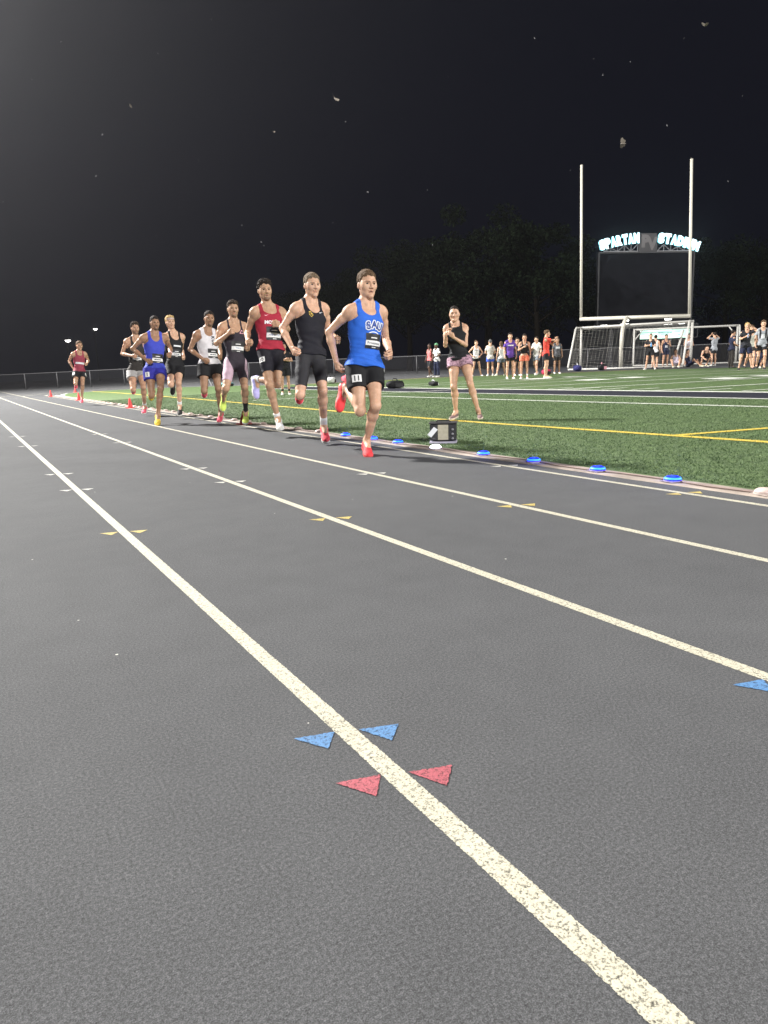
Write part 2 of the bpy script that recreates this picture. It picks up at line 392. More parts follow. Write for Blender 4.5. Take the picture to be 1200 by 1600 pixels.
# ------------------------------------------------------------------ bodies: one smooth surface from blended limb shapes
class Fld:
    def __init__(s, lo, hi, vox):
        s.lo = np.array(lo, dtype=np.float32); s.vox = vox
        s.n = np.maximum(np.ceil((np.array(hi) - s.lo) / vox).astype(int) + 1, 4)
        s.D = np.full(s.n, 0.5, dtype=np.float32)
    def sub(s, lo, hi):
        i0 = np.clip(np.floor((np.array(lo) - s.lo) / s.vox).astype(int), 0, s.n - 1)
        i1 = np.clip(np.ceil((np.array(hi) - s.lo) / s.vox).astype(int) + 1, 1, s.n)
        sl = tuple(slice(a, max(b, a + 1)) for a, b in zip(i0, i1))
        ax = [(s.lo[k] + s.vox * np.arange(sl[k].start, sl[k].stop)).astype(np.float32) for k in range(3)]
        return sl, ax[0][:, None, None], ax[1][None, :, None], ax[2][None, None, :]
    def put(s, sl, d, k):
        a = s.D[sl]
        if k > 0:
            h = np.maximum(k - np.abs(a - d), 0) / k
            s.D[sl] = np.minimum(a, d) - h * h * (k * 0.25)
        else: s.D[sl] = np.minimum(a, d)
    def carve(s, sl, d, k):
        a = s.D[sl]; d = -d; h = np.maximum(k - np.abs(a - d), 0) / max(k, 1e-6)
        s.D[sl] = np.maximum(a, d) + h * h * (k * 0.25)
    def cone(s, a, b, r1, r2, k=0.02):
        a = np.array(a, dtype=np.float32); b = np.array(b, dtype=np.float32); R = max(r1, r2) + k + 3 * s.vox
        sl, x, y, z = s.sub(np.minimum(a, b) - R, np.maximum(a, b) + R)
        ba = b - a; l2 = float(ba @ ba) + 1e-9
        px, py, pz = x - a[0], y - a[1], z - a[2]
        t = np.clip((px * ba[0] + py * ba[1] + pz * ba[2]) / l2, 0, 1)
        d = np.sqrt((px - t * ba[0]) ** 2 + (py - t * ba[1]) ** 2 + (pz - t * ba[2]) ** 2) - (r1 + (r2 - r1) * t)
        s.put(sl, d, k)
    def ell_d(s, c, r, B, pad):
        c = np.array(c, dtype=np.float32); R = max(r) + pad + 3 * s.vox
        sl, x, y, z = s.sub(c - R, c + R); px, py, pz = x - c[0], y - c[1], z - c[2]
        q = [px * float(B[0][i]) for i in (0,)]
        u = [(px * float(b[0]) + py * float(b[1]) + pz * float(b[2])) for b in B]
        k0 = np.sqrt((u[0] / r[0]) ** 2 + (u[1] / r[1]) ** 2 + (u[2] / r[2]) ** 2) + 1e-6
        k1 = np.sqrt((u[0] / r[0] ** 2) ** 2 + (u[1] / r[1] ** 2) ** 2 + (u[2] / r[2] ** 2) ** 2) + 1e-6
        return sl, (k0 * (k0 - 1) / k1).astype(np.float32)
    def ell(s, c, r, B, k=0.03):
        sl, d = s.ell_d(c, r, B, k); s.put(sl, d, k)
    def dig(s, c, r, B, k=0.01):
        sl, d = s.ell_d(c, r, B, k); s.carve(sl, d, k)
    def mesh(s):
        return surface_nets(s.D, s.lo, s.vox)
def surface_nets(F, lo, vox):
    ins = F < 0
    nx, ny, nz = F.shape
    c = np.zeros((nx - 1, ny - 1, nz - 1), dtype=np.uint8)
    for dx in (0, 1):
        for dy in (0, 1):
            for dz in (0, 1): c += ins[dx:nx - 1 + dx, dy:ny - 1 + dy, dz:nz - 1 + dz]
    act = np.argwhere((c > 0) & (c < 8)).astype(np.int32)
    idx = np.full(c.shape, -1, dtype=np.int32); idx[act[:, 0], act[:, 1], act[:, 2]] = np.arange(len(act))
    cs = [(dx, dy, dz) for dx in (0, 1) for dy in (0, 1) for dz in (0, 1)]
    val = {q: F[act[:, 0] + q[0], act[:, 1] + q[1], act[:, 2] + q[2]] for q in cs}
    acc = np.zeros((len(act), 3), dtype=np.float64); cnt = np.zeros(len(act))
    for p in cs:
        for k in range(3):
            if p[k]: continue
            q = list(p); q[k] = 1; q = tuple(q); a, b = val[p], val[q]
            m = (a < 0) != (b < 0); t = a[m] / (a[m] - b[m])
            pt = np.tile(np.array(p, float), (m.sum(), 1)); pt[:, k] = t
            acc[m] += pt; cnt[m] += 1
    V = (act + acc / cnt[:, None]) * vox + lo
    Q = []
    for k in range(3):
        a = ins[tuple(slice(0, F.shape[j] - 1) if j == k else slice(1, F.shape[j] - 1) for j in range(3))]
        b = ins[tuple(slice(1, F.shape[j]) if j == k else slice(1, F.shape[j] - 1) for j in range(3))]
        for sgn in (0, 1):
            e = np.argwhere((a & ~b) if sgn == 0 else (~a & b))
            if not len(e): continue
            e = e + np.array([0 if j == k else 1 for j in range(3)])
            u, v = (k + 1) % 3, (k + 2) % 3
            def g(du, dv):
                f = e.copy(); f[:, u] -= du; f[:, v] -= dv; return idx[f[:, 0], f[:, 1], f[:, 2]]
            q = np.stack([g(0, 0), g(1, 0), g(1, 1), g(0, 1)], 1)
            Q.append(q if sgn == 0 else q[:, ::-1])
    Q = np.concatenate(Q)
    a, b, c_ = V[Q[:, 0]], V[Q[:, 1]], V[Q[:, 2]]; mid = V.mean(0)
    if np.einsum('ij,ij->i', np.cross(b - a, c_ - a), a - mid).sum() < 0: Q = Q[:, ::-1]
    return V, Q
def fast_mesh(name, V, Q, mats, midx=None, parent=None, loc=None, smooth=True):
    me = D.meshes.new(name); n = len(Q)
    me.vertices.add(len(V)); me.vertices.foreach_set('co', np.asarray(V, dtype=np.float32).reshape(-1))
    me.loops.add(n * 4); me.loops.foreach_set('vertex_index', np.asarray(Q, dtype=np.int32).reshape(-1))
    me.polygons.add(n); me.polygons.foreach_set('loop_start', np.arange(0, n * 4, 4, dtype=np.int32)); me.polygons.foreach_set('loop_total', np.full(n, 4, dtype=np.int32))
    for m in mats: me.materials.append(m)
    if midx is not None: me.polygons.foreach_set('material_index', np.asarray(midx, dtype=np.int32))
    if smooth: me.polygons.foreach_set('use_smooth', np.ones(n, dtype=bool))
    me.update(calc_edges=True)
    o = D.objects.new(name, me)
    if loc is not None: o.location = loc
    return link(o, parent)
def nz(v): v = np.asarray(v, float); return v / (np.linalg.norm(v) + 1e-12)
def vnoise(x, y, z, s, seed=0):
    """cheap smooth noise from a few warped sines, about -1..1"""
    r = np.random.default_rng(seed); out = 0
    for i in range(4):
        k = r.normal(size=3); k = k / np.linalg.norm(k) * s * (0.7 + 0.8 * r.random()); ph = r.random() * 6.28
        k2 = r.normal(size=3); k2 = k2 / np.linalg.norm(k2) * s * 0.6
        out = out + np.sin(x * k[0] + y * k[1] + z * k[2] + ph + 1.3 * np.sin(x * k2[0] + y * k2[1] + z * k2[2]))
    return out / 3.0
def hair_mat(name, col):
    m, nt, b = new_mat(name); co = objco(nt)
    mp = N(nt, 'ShaderNodeMapping'); mp.inputs['Scale'].default_value = (150, 150, 45); nt.links.new(co, mp.inputs['Vector'])
    f = noise(nt, mp.outputs[0], 1.0, 3)
    nt.links.new(ramp(nt, f, [(0.3, tuple(c * 0.45 for c in col)), (0.7, tuple(min(1, c * 1.5) for c in col))]), b.inputs['Base Color'])
    b.inputs['Roughness'].default_value = 0.8; b.inputs['Specular IOR Level'].default_value = 0.2; bump(nt, b, f, 0.6, 0.01); return m
HAIR = dict(brown=hair_mat('hair_brown', (0.10, 0.062, 0.036)), dark=hair_mat('hair_dark', (0.022, 0.016, 0.013)), darkbrown=hair_mat('hair_dark_brown', (0.045, 0.030, 0.021)),
            sandy=hair_mat('hair_sandy', (0.145, 0.105, 0.070)), blond=hair_mat('hair_blond', (0.50, 0.34, 0.15)), grey=hair_mat('hair_grey', (0.12, 0.12, 0.12)))
M_EYEW = plain('eye_white', (0.40, 0.37, 0.34), 0.25, var=0.03); M_IRIS = plain('eye_iris', (0.025, 0.018, 0.014), 0.15)
B_WHITE = plain('bib_white', (0.78, 0.78, 0.78), 0.7, var=0.04); B_BLACK = plain('bib_black', (0.018, 0.018, 0.022), 0.6); B_INK = plain('bib_ink', (0.05, 0.06, 0.09), 0.7)
B_INKB = plain('bib_ink_blue', (0.16, 0.24, 0.42), 0.7)

SKC = dict(fair=(0.62, 0.39, 0.27), tan=(0.50, 0.30, 0.20), olive=(0.48, 0.30, 0.195), brown=(0.34, 0.20, 0.125), dark=(0.10, 0.055, 0.035))
HRC = dict(brown=(0.11, 0.068, 0.042), dark=(0.030, 0.020, 0.016), darkbrown=(0.045, 0.030, 0.022), sandy=(0.20, 0.125, 0.075), blond=(0.36, 0.23, 0.12), grey=(0.12, 0.10, 0.09))
_fs = {}
def face_skin(sk, hc, beard, open_):
    key = (sk, hc, beard, open_)
    if key in _fs: return _fs[key]
    m, nt, b = new_mat('skin_' + sk); co = objco(nt); col = SKC[sk]
    f = noise(nt, co, 16.0, 4)
    c = ramp(nt, f, [(0.3, (col[0] * .86, col[1] * .80, col[2] * .78)), (0.65, tuple(min(1, q * 1.07) for q in col))])
    at = nt.nodes.new('ShaderNodeAttribute'); at.attribute_name = 'head_co'
    sp = nt.nodes.new('ShaderNodeSeparateXYZ'); nt.links.new(at.outputs['Vector'], sp.inputs[0])
    M = lambda op, a, b_=None: mathn(nt, op, a, b_)
    ax, y, z = M('ABSOLUTE', sp.outputs[0]), sp.outputs[1], sp.outputs[2]
    def step(v, a, b_):                                                # 0 below a, 1 above b_
        r = nt.nodes.new('ShaderNodeMapRange'); r.interpolation_type = 'SMOOTHSTEP'; nt.links.new(v, r.inputs['Value'])
        r.inputs['From Min'].default_value, r.inputs['From Max'].default_value = a, b_; return r.outputs[0]
    inv = lambda v: M('SUBTRACT', 1.0, v)
    front = step(y, .045, .058)
    def band(zc, half, soft): d = M('ABSOLUTE', M('SUBTRACT', z, zc)); return inv(step(M('SUBTRACT', d, half), -soft, soft))
    sq = lambda v: M('MULTIPLY', v, v)
    dark = HRC[hc]; hn = noise(nt, co, 420.0, 2)
    if beard:
        wd = .085 if beard == 'full' else .034
        mk = M('MULTIPLY', inv(step(z, -.066, -.040)), inv(step(ax, wd - .008, wd + .006)))
        if beard != 'full': mk = M('MULTIPLY', mk, M('MAXIMUM', inv(step(z, -.090, -.078)), step(ax, .020, .028)))
        mo = M('MULTIPLY', band(-.050, .0045, .003), inv(step(ax, .022, .032)))
        mk = M('MULTIPLY', M('MULTIPLY', M('MAXIMUM', mk, mo), step(z, -.135, -.115)), step(y, .0, .02))
        c = mixc(nt, M('MULTIPLY', mk, M('ADD', .35, M('MULTIPLY', hn, .75))), c, tuple(col[i] * .22 + dark[i] * .5 for i in range(3)))
    br = M('MULTIPLY', M('MULTIPLY', band(M('ADD', .0188, M('SUBTRACT', M('MULTIPLY', M('SUBTRACT', ax, .030), .12), M('MULTIPLY', sq(M('MAXIMUM', M('SUBTRACT', ax, .034), 0.0)), 22.0))), .0030, .0016), M('MULTIPLY', step(ax, .009, .015), inv(step(ax, .044, .050)))), front)
    c = mixc(nt, M('MULTIPLY', br, M('ADD', .55, M('MULTIPLY', hn, .6))), c, dark)
    la = M('MULTIPLY', M('MULTIPLY', band(M('SUBTRACT', .0070, M('MULTIPLY', sq(M('SUBTRACT', ax, .031)), 16.0)), .0013, .0010), M('MULTIPLY', step(ax, .017, .021), inv(step(ax, .042, .046)))), front)
    c = mixc(nt, la, c, (0.03, 0.018, 0.014))
    lc = M('SUBTRACT', -.0655, M('MULTIPLY', sq(ax), 9.0))
    lp = M('MULTIPLY', band(lc, M('SUBTRACT', .0098, M('MULTIPLY', sq(ax), 17.5)), .0016), front)
    lip = (col[0] * .72, col[1] * .52, col[2] * .55); c = mixc(nt, M('MULTIPLY', lp, .8), c, lip)
    mo = M('MULTIPLY', band(lc, M('SUBTRACT', .0036 if open_ else .0010, M('MULTIPLY', sq(ax), 12.0 if open_ else 3.0)), .0008), front)
    c = mixc(nt, mo, c, (0.045, 0.016, 0.014))
    nt.links.new(c, b.inputs['Base Color'])
    b.inputs['Roughness'].default_value = 0.50; b.inputs['Specular IOR Level'].default_value = 0.34
    b.inputs['Subsurface Weight'].default_value = 0.12; b.inputs['Subsurface Radius'].default_value = (0.02, 0.008, 0.004); b.inputs['Subsurface Scale'].default_value = 0.4
    bump(nt, b, noise(nt, co, 45.0, 3), 0.12, 0.01)
    _fs[key] = m; return m
_txt = {}
def text_shape(s, bold=0.0):
    """2-D letter outlines of a string as (verts, faces), height 1, centred"""
    key = (s, bold)
    if key in _txt: return _txt[key]
    cu = D.curves.new('txt', 'FONT'); cu.body = s; cu.align_x = 'CENTER'; cu.fill_mode = 'FRONT'; cu.offset = bold; cu.resolution_u = 3
    o = D.objects.new('txt', cu); COL.objects.link(o)
    dg = bpy.context.evaluated_depsgraph_get(); me = D.meshes.new_from_object(o.evaluated_get(dg))
    bm = bmesh.new(); bm.from_mesh(me)
    bmesh.ops.triangulate(bm, faces=bm.faces)
    for _ in range(2):
        lg = [e for e in bm.edges if e.calc_length() > 0.22]
        if not lg: break
        bmesh.ops.subdivide_edges(bm, edges=lg, cuts=1); bmesh.ops.triangulate(bm, faces=bm.faces)
    bm.verts.index_update()
    vs = [(v.co.x, v.co.y) for v in bm.verts]; fs = [[v.index for v in f.verts] for f in bm.faces]; bm.free()
    D.objects.remove(o); D.curves.remove(cu); D.meshes.remove(me)
    ys = [v[1] for v in vs]; y0, y1 = min(ys), max(ys); h = y1 - y0; xc = (min(v[0] for v in vs) + max(v[0] for v in vs)) / 2
    vs = [((x - xc) / h, (y - (y0 + y1) / 2) / h) for x, y in vs]
    _txt[key] = (vs, fs); return vs, fs
def rect_shape(wd, ht, nx=10, ny=8, cx=0, cy=0):
    vs = [(cx + (i / nx - .5) * wd, cy + (j / ny - .5) * ht) for j in range(ny + 1) for i in range(nx + 1)]
    fs = [(j * (nx + 1) + i, j * (nx + 1) + i + 1, (j + 1) * (nx + 1) + i + 1, (j + 1) * (nx + 1) + i) for j in range(ny) for i in range(nx)]
    return vs, fs
class Decal:
    """flat marks laid onto a garment: shapes are projected along dirn onto the cloth"""
    def __init__(s, bvh, O, ax, ay, dirn): s.b = bvh; s.O = Vector(O); s.ax = Vector(ax); s.ay = Vector(ay); s.d = Vector(dirn); s.v = []; s.f = []; s.m = []
    def add(s, shape, mi, scale=1.0, at=(0, 0), off=0.003, rot=0.0, arc=0.0):
        vs, fs = shape; base = len(s.v); last = None; c, n = math.cos(rot), math.sin(rot)
        for x, y in vs:
            x, y = x * scale, y * scale
            if arc: a = x / arc; x, y = (arc + y) * math.sin(a), (arc + y) * math.cos(a) - arc
            x, y = c * x - n * y + at[0], n * x + c * y + at[1]
            p = s.O + s.ax * x + s.ay * y + s.d * 0.35
            h = s.b.ray_cast(p, -s.d, 0.7)[0]
            t = (h - p).dot(-s.d) if h is not None else (last if last is not None else 0.30)
            t -= getattr(s, 'wob', 0) * math.sin(x * 55 + 1.0) * math.sin(y * 48 + .6)
            last = t; s.v.append(p - s.d * (t - off))
        s.f += [[base + i for i in f] for f in fs]; s.m += [mi] * len(fs)
    def build(s, name, mats, parent, loc):
        return mesh_obj(name, [tuple(v) for v in s.v], s.f, mats, parent, True, s.m)

_shoe = {}
def shoe_base(vox):
    if vox in _shoe: return _shoe[vox]
    F = Fld((-.08, -.05, -.03), (.08, .32, .14), vox); I = np.eye(3)
    F.ell((0, .048, .045), (.034, .050, .050), I, .0)
    F.cone((0, .06, .050), (0, .165, .036), .038, .036, .02)
    F.ell((.004, .205, .026), (.045, .078, .032), I, .02)
    F.cone((0, .05, .055), (0, .040, .092), .036, .034, .02)
    F.cone((0, .085, .075), (0, .15, .058), .024, .02, .02)
    sl, x, y, z = F.sub(F.lo, F.lo + F.n * vox)
    wdt = np.interp(y.ravel(), [-.01, .0, .03, .08, .14, .20, .245, .27, .283, .29], [.0, .024, .037, .034, .037, .048, .044, .032, .014, -.01]).astype(np.float32)[None, :, None]
    d = np.maximum(np.abs(x - .004 * (y > .15)) - wdt, np.abs(z - .014) - .014); F.put(sl, d.astype(np.float32), .006)
    F.D = np.maximum(F.D, -z.astype(np.float32) * np.ones_like(F.D))
    V, Q = F.mesh(); cz = V[Q].mean(1)
    mi = np.where(cz[:, 2] < .027, 0, 1); mi[(cz[:, 2] > .03) & (np.abs(cz[:, 0]) < .02) & (cz[:, 1] > .09) & (cz[:, 1] < .17) & (cz[:, 2] > .055)] = 2
    _shoe[vox] = (V, Q, mi); return _shoe[vox]
def ground_h(x, y): return zf(x)

def person(label, group, J, H, st, vox=0.005, name='person', face=True, contact=None):
    J = {k: np.array(v, float) / 1000.0 for k, v in J.items()}
    sc = H / 1.8; b = st.get('bulk', 1.0); fem = st.get('female', False)
    HM, SM = (J['HL'] + J['HR']) / 2, (J['SL'] + J['SR']) / 2
    if contact is not None:                                             # stand on the ground
        lowest = min(J['TL'][2] - .03, J['TR'][2] - .03, J['AL'][2] - .095 * sc, J['AR'][2] - .095 * sc)
        dz = contact - lowest
        for k in J: J[k] = J[k] + np.array([0, 0, dz])
        HM, SM = (J['HL'] + J['HR']) / 2, (J['SL'] + J['SR']) / 2
    base = np.array([HM[0], HM[1], ground_h(HM[0], HM[1])])
    for k in J: J[k] = J[k] - base
    HM = HM - base; SM = SM - base
    Lt = np.linalg.norm(SM - HM); u = nz(SM - HM)
    sp = nz(J['HL'] - J['HR']); fp = nz(np.cross(sp, u)); sp = nz(np.cross(u, fp))
    sch = nz(J['SL'] - J['SR']); fc = nz(np.cross(sch, u)); sch = nz(np.cross(u, fc))
    sm = nz(sp + sch); fm = nz(np.cross(sm, u)); sm = nz(np.cross(u, fm))
    a = math.radians(st['hy']); hf = np.array([math.sin(a), -math.cos(a), st.get('nod', -0.05)])
    hu = nz(np.array([0, 0, 1.0]) * 1.3 + nz(J['HD'] - SM) * 0.7); hf = nz(hf - hu * (hf @ hu)); hs_ = nz(np.cross(hu, hf)); HB = [hs_, hf, hu]
    hd = J['HD']; hsz = 1.07 * (0.35 + 0.65 * sc) * st.get('headk', 1.0)
    Hp = lambda x, y, z: hd + (hs_ * x + hf * y + hu * z) * hsz
    P = np.array(list(J.values())); F = Fld(P.min(0) - .17, P.max(0) + .17, vox)
    PB = [sp, fp, u]; CB = [sch, fc, u]; k3 = .05 * sc
    at = lambda f: HM + u * Lt * f
    wf = 0.93 if fem else 1.0
    # trunk
    F.ell(HM + u * .035 * sc, (.140 * sc * (1.10 if fem else 1) * b, .100 * sc * b, .125 * sc), PB, .0)
    for q in (-1, 1): F.ell(HM + sp * q * .066 * sc - fp * .042 * sc - u * .03 * sc, (.078 * sc, .080 * sc, .088 * sc), PB, k3)
    F.ell(at(.40), (.124 * sc * wf * b, .088 * sc * b, .16 * sc), [sm, fm, u], k3)
    F.ell(at(.68), (.156 * sc * wf * b, .108 * sc * b, .18 * sc), CB, k3)
    F.ell(at(.90) - fc * .01, (.172 * sc * wf, .088 * sc * b, .095 * sc), CB, k3)
    for q in (-1, 1):
        F.ell(at(.79) + sch * q * .07 * sc + fc * .062 * sc, (.078 * sc, .036 * sc * (1.25 if fem else 1), .062 * sc), CB, .03)
        F.ell(at(.72) + sch * q * .105 * sc - fc * .03 * sc, (.045 * sc, .06 * sc, .13 * sc), CB, .03)
    nb = SM + u * .085 * sc - fc * .018
    for q, k in ((1, 'SL'), (-1, 'SR')):
        F.cone(nb, J[k] * .86 + SM * .14 + u * .020, .050 * sc, .040 * sc, .04)
    TORSO = F.D.copy()
    # legs
    for s in 'LR':
        q = 1 if s == 'L' else -1
        h_, kn, an, to = J['H' + s], J['K' + s], J['A' + s], J['T' + s]
        th = nz(kn - h_); mid = h_ * .58 + kn * .42
        lat = nz(np.cross(th, np.cross(sp, th))) if abs(th @ sp) < .95 else sp
        fr = nz(np.cross(lat, -th)); fr = fr if fr @ fp > -0.3 or abs(th[2]) < .5 else -fr
        F.cone(h_, mid, .077 * sc * b * (1.05 if fem else 1), .069 * sc * b, .03); F.cone(mid, kn, .067 * sc * b, .047 * sc, .025)
        F.cone(h_ * .5 + kn * .5 + fr * .02 * sc, h_ * .2 + kn * .8 + fr * .012 * sc, .052 * sc * b, .040 * sc, .03)
    LEGS = F.D.copy()
    for s in 'LR':
        kn, an, to, h_ = J['K' + s], J['A' + s], J['T' + s], J['H' + s]
        sh = nz(an - kn); fr = nz((to - an) - sh * ((to - an) @ sh)); ml = np.linalg.norm(an - kn)
        cm = kn * .70 + an * .30 - fr * .020 * sc
        F.cone(kn, kn + sh * .03, .047 * sc, .043 * sc, .02)
        F.cone(kn - fr * .006, cm, .044 * sc, .050 * sc * b, .02); F.cone(cm, kn * .32 + an * .68 - fr * .010 * sc, .049 * sc * b, .034 * sc, .03)
        F.cone(kn * .5 + an * .5 + fr * .004, an, .034 * sc, .031 * sc, .03)
        F.ell(kn + fr * .018 * sc, (.034 * sc, .03 * sc, .036 * sc), [nz(np.cross(fr, sh)), fr, sh], .02)
        F.cone(an, an * .45 + to * .55, .034 * sc, .026 * sc, .03)
    # arms and hands
    for s in 'LR':
        q = 1 if s == 'L' else -1
        S_, E_, W_ = J['S' + s], J['E' + s], J['W' + s]
        up = nz(E_ - S_); fo = nz(W_ - E_); am = (.86 if fem else 1.0)
        F.ell(S_ + up * .018, (.056 * sc * am,) * 3, np.eye(3), .035)
        F.cone(S_ * .9 + SM * .1, S_ * .62 + E_ * .38, .049 * sc * am, .042 * sc * am, .03); F.cone(S_ * .62 + E_ * .38, E_, .042 * sc * am, .032 * sc * am, .02)
        F.cone(E_, E_ * .70 + W_ * .30, .033 * sc * am, .037 * sc * am, .015); F.cone(E_ * .70 + W_ * .30, W_, .037 * sc * am, .0245 * sc * am, .02)
        hd_ = st.get('hand' + s, {}); h = nz(hd_.get('dir', fo)); hz = .98 * sc * am
        th = np.array(hd_.get('thumb', (0, 0, 1.0)), float); th = th - h * (th @ h)
        if np.linalg.norm(th) < .25: th = fc - h * (fc @ h)
        th = nz(th); n = nz(np.cross(h, th)); n = n if n @ (sm * -q) > 0 else -n
        if 'palm' in hd_: n = nz(np.cross(h, th)); n = n if n @ np.array(hd_['palm']) > 0 else -n
        c = hd_.get('curl', st.get('curl', .9)); R = math.radians
        fk = max(.006, vox * .8)
        for i, (o_, L0) in enumerate(((.030, .95), (.011, 1.05), (-.009, 1.0), (-.028, .82))):
            m0 = W_ + (h * (.086 - .006 * abs(i - 1)) + th * o_) * hz
            F.cone(W_ + h * .012, m0, .019 * hz, .0125 * hz, .012)
            p = m0
            for L, ang in ((.044, 72), (.027, 158), (.021, 215)):
                an_ = R(ang * c + (6 if i == 0 else 0)); p2 = p + (h * math.cos(an_) + n * math.sin(an_)) * L * L0 * hz
                F.cone(p, p2, .0098 * hz, .0085 * hz, fk); p = p2
        t0 = W_ + (h * .028 + th * .024) * hz; t1 = t0 + (h * .65 + th * .42 + n * .45) * .045 * hz; t2 = t1 + (h * .55 + n * (.2 + .6 * c) - th * .35 * c) * .032 * hz
        F.cone(W_ + h * .01, t0, .017 * hz, .014 * hz, .01); F.cone(t0, t1, .0135 * hz, .011 * hz, fk); F.cone(t1, t2, .0105 * hz, .009 * hz, fk)
    # neck and head
    F.cone(SM + u * .03 * sc - fc * .01, Hp(0, -.022, -.06), .054 * sc * wf, .050 * hsz * wf, .04)
    for q in (-1, 1): F.cone(Hp(q * .045, -.02, -.05), SM + u * .035 * sc + fc * .05 * sc + sch * q * .018, .017 * hsz, .012 * sc, .02)
    F.ell(Hp(0, -.018, .036), (.074 * hsz, .094 * hsz, .084 * hsz), HB, .02)
    F.ell(Hp(0, .022, -.022), (.0595 * hsz, .066 * hsz, .092 * hsz), HB, .03)
    for q in (-1, 1):
        F.cone(Hp(q * .048, -.002, -.048), Hp(q * .014, .068, -.100), .018 * hsz, .015 * hsz, .028)
        F.ell(Hp(q * .037, .056, -.027), (.021 * hsz, .018 * hsz, .018 * hsz), HB, .03); F.ell(Hp(q * .050, .030, -.004), (.018 * hsz, .030 * hsz, .030 * hsz), HB, .03)
        F.cone(Hp(q * .010, .083, .021), Hp(q * .040, .071, .022), .0095 * hsz, .008 * hsz, .018)
        F.ell(Hp(q * .0765, -.012, -.010), (.007 * hsz, .017 * hsz, .028 * hsz), [nz(hs_ + q * hf * .35), hf, hu], .006)
    F.ell(Hp(0, .078, -.103), (.018 * hsz, .015 * hsz, .016 * hsz), HB, .02)
    F.cone(Hp(0, .086, .010), Hp(0, .104, -.030), .0085 * hsz, .0115 * hsz, .010)
    for q in (-1, 1): F.ell(Hp(q * .012, .094, -.035), (.009 * hsz, .011 * hsz, .008 * hsz), HB, .006)
    for q in (-1, 1): F.dig(Hp(q * .031, .0985, .001), (.0165 * hsz, .020 * hsz, .0105 * hsz), HB, .014)
    F.ell(Hp(0, .082, -.058), (.024 * hsz, .012 * hsz, .0055 * hsz), HB, .006); F.ell(Hp(0, .080, -.0715), (.021 * hsz, .012 * hsz, .0065 * hsz), HB, .006)
    for q in (-1, 1): F.dig(Hp(q * .009, .096, -.0655), (.012 * hsz, .012 * hsz, .0028 * hsz * (1.8 if st.get('mouth_open') else 1)), [nz(hs_ - q * hu * .22), hf, nz(hu + q * hs_ * .22)], .004)
    V, Q = F.mesh(); ce = V[Q].mean(1)
    hl = np.stack([(ce - hd) @ hs_, (ce - hd) @ hf, (ce - hd) @ hu], 1) / hsz
    mi = np.zeros(len(Q), dtype=np.int32)
    sk = st.get('skin', 'fair'); hcol = HAIR[st.get('hair_col', 'brown')]
    bodym = [face_skin(sk, st.get('hair_col', 'brown'), st.get('beard'), bool(st.get('mouth_open')))]
    if st.get('sleeves'):                                               # dark compression sleeve on one calf
        for s in st['sleeves']:
            kn, an = J['K' + s], J['A' + s]; t = ((ce - kn) @ (an - kn)) / ((an - kn) @ (an - kn)); dd = np.linalg.norm(ce - (kn + np.clip(t, 0, 1)[:, None] * (an - kn)), axis=1)
            mi[(t > .62) & (t < .95) & (dd < .07)] = 1
        bodym.append(fabric('calf_sleeve', (0.015, 0.015, 0.018)))
    body = fast_mesh(name, V, Q, bodym, mi, None, tuple(base))
    at_ = body.data.attributes.new('head_co', 'FLOAT_VECTOR', 'POINT')
    at_.data.foreach_set('vector', (np.stack([(V - hd) @ hs_, (V - hd) @ hf, (V - hd) @ hu], 1) / hsz).astype(np.float32).reshape(-1))
    tag(body, label, 'person', group)
    # ---- clothes
    def shell(field, region, lo_w, fold, seed, offs):
        sl, x, y, z = F.sub(HM - .75 * sc, HM + .95 * sc) if False else F.sub(F.lo, F.lo + F.n * vox)
        px, py, pz = x - HM[0], y - HM[1], z - HM[2]
        lx = px * sm[0] + py * sm[1] + pz * sm[2]; ly = px * fm[0] + py * fm[1] + pz * fm[2]; lw = px * u[0] + py * u[1] + pz * u[2]
        return sl, x, y, z, lx, ly, lw
    g = Fld.__new__(Fld); g.lo, g.vox, g.n = F.lo, F.vox, F.n
    ar = lambda: F.sub(F.lo, F.lo + F.n * vox)
    def local(x, y, z, O, B): return [(x - O[0]) * float(B[i][0]) + (y - O[1]) * float(B[i][1]) + (z - O[2]) * float(B[i][2]) for i in range(3)]
    def crop(D_, lo, hi):
        sl, x, y, z = F.sub(lo, hi); return D_[sl].copy(), x, y, z, np.array([x.ravel()[0], y.ravel()[0], z.ravel()[0]])
    def thigh_cut(x, y, z, tmax):
        best = None
        for s in 'LR':
            h_, kn = J['H' + s], J['K' + s]; ba = kn - h_; L = np.linalg.norm(ba); ba = ba / L
            t = (x - h_[0]) * ba[0] + (y - h_[1]) * ba[1] + (z - h_[2]) * ba[2]; tc = np.clip(t, 0, L)
            d2 = (x - h_[0] - tc * ba[0]) ** 2 + (y - h_[1] - tc * ba[1]) ** 2 + (z - h_[2] - tc * ba[2]) ** 2
            v = t - tmax * L
            if best is None: best = (d2, v)
            else: best = (np.minimum(best[0], d2), np.where(d2 < best[0], v, best[1]))
        return best[1].astype(np.float32)
    pad = np.array([.34, .34, .34]) * sc
    out = {}
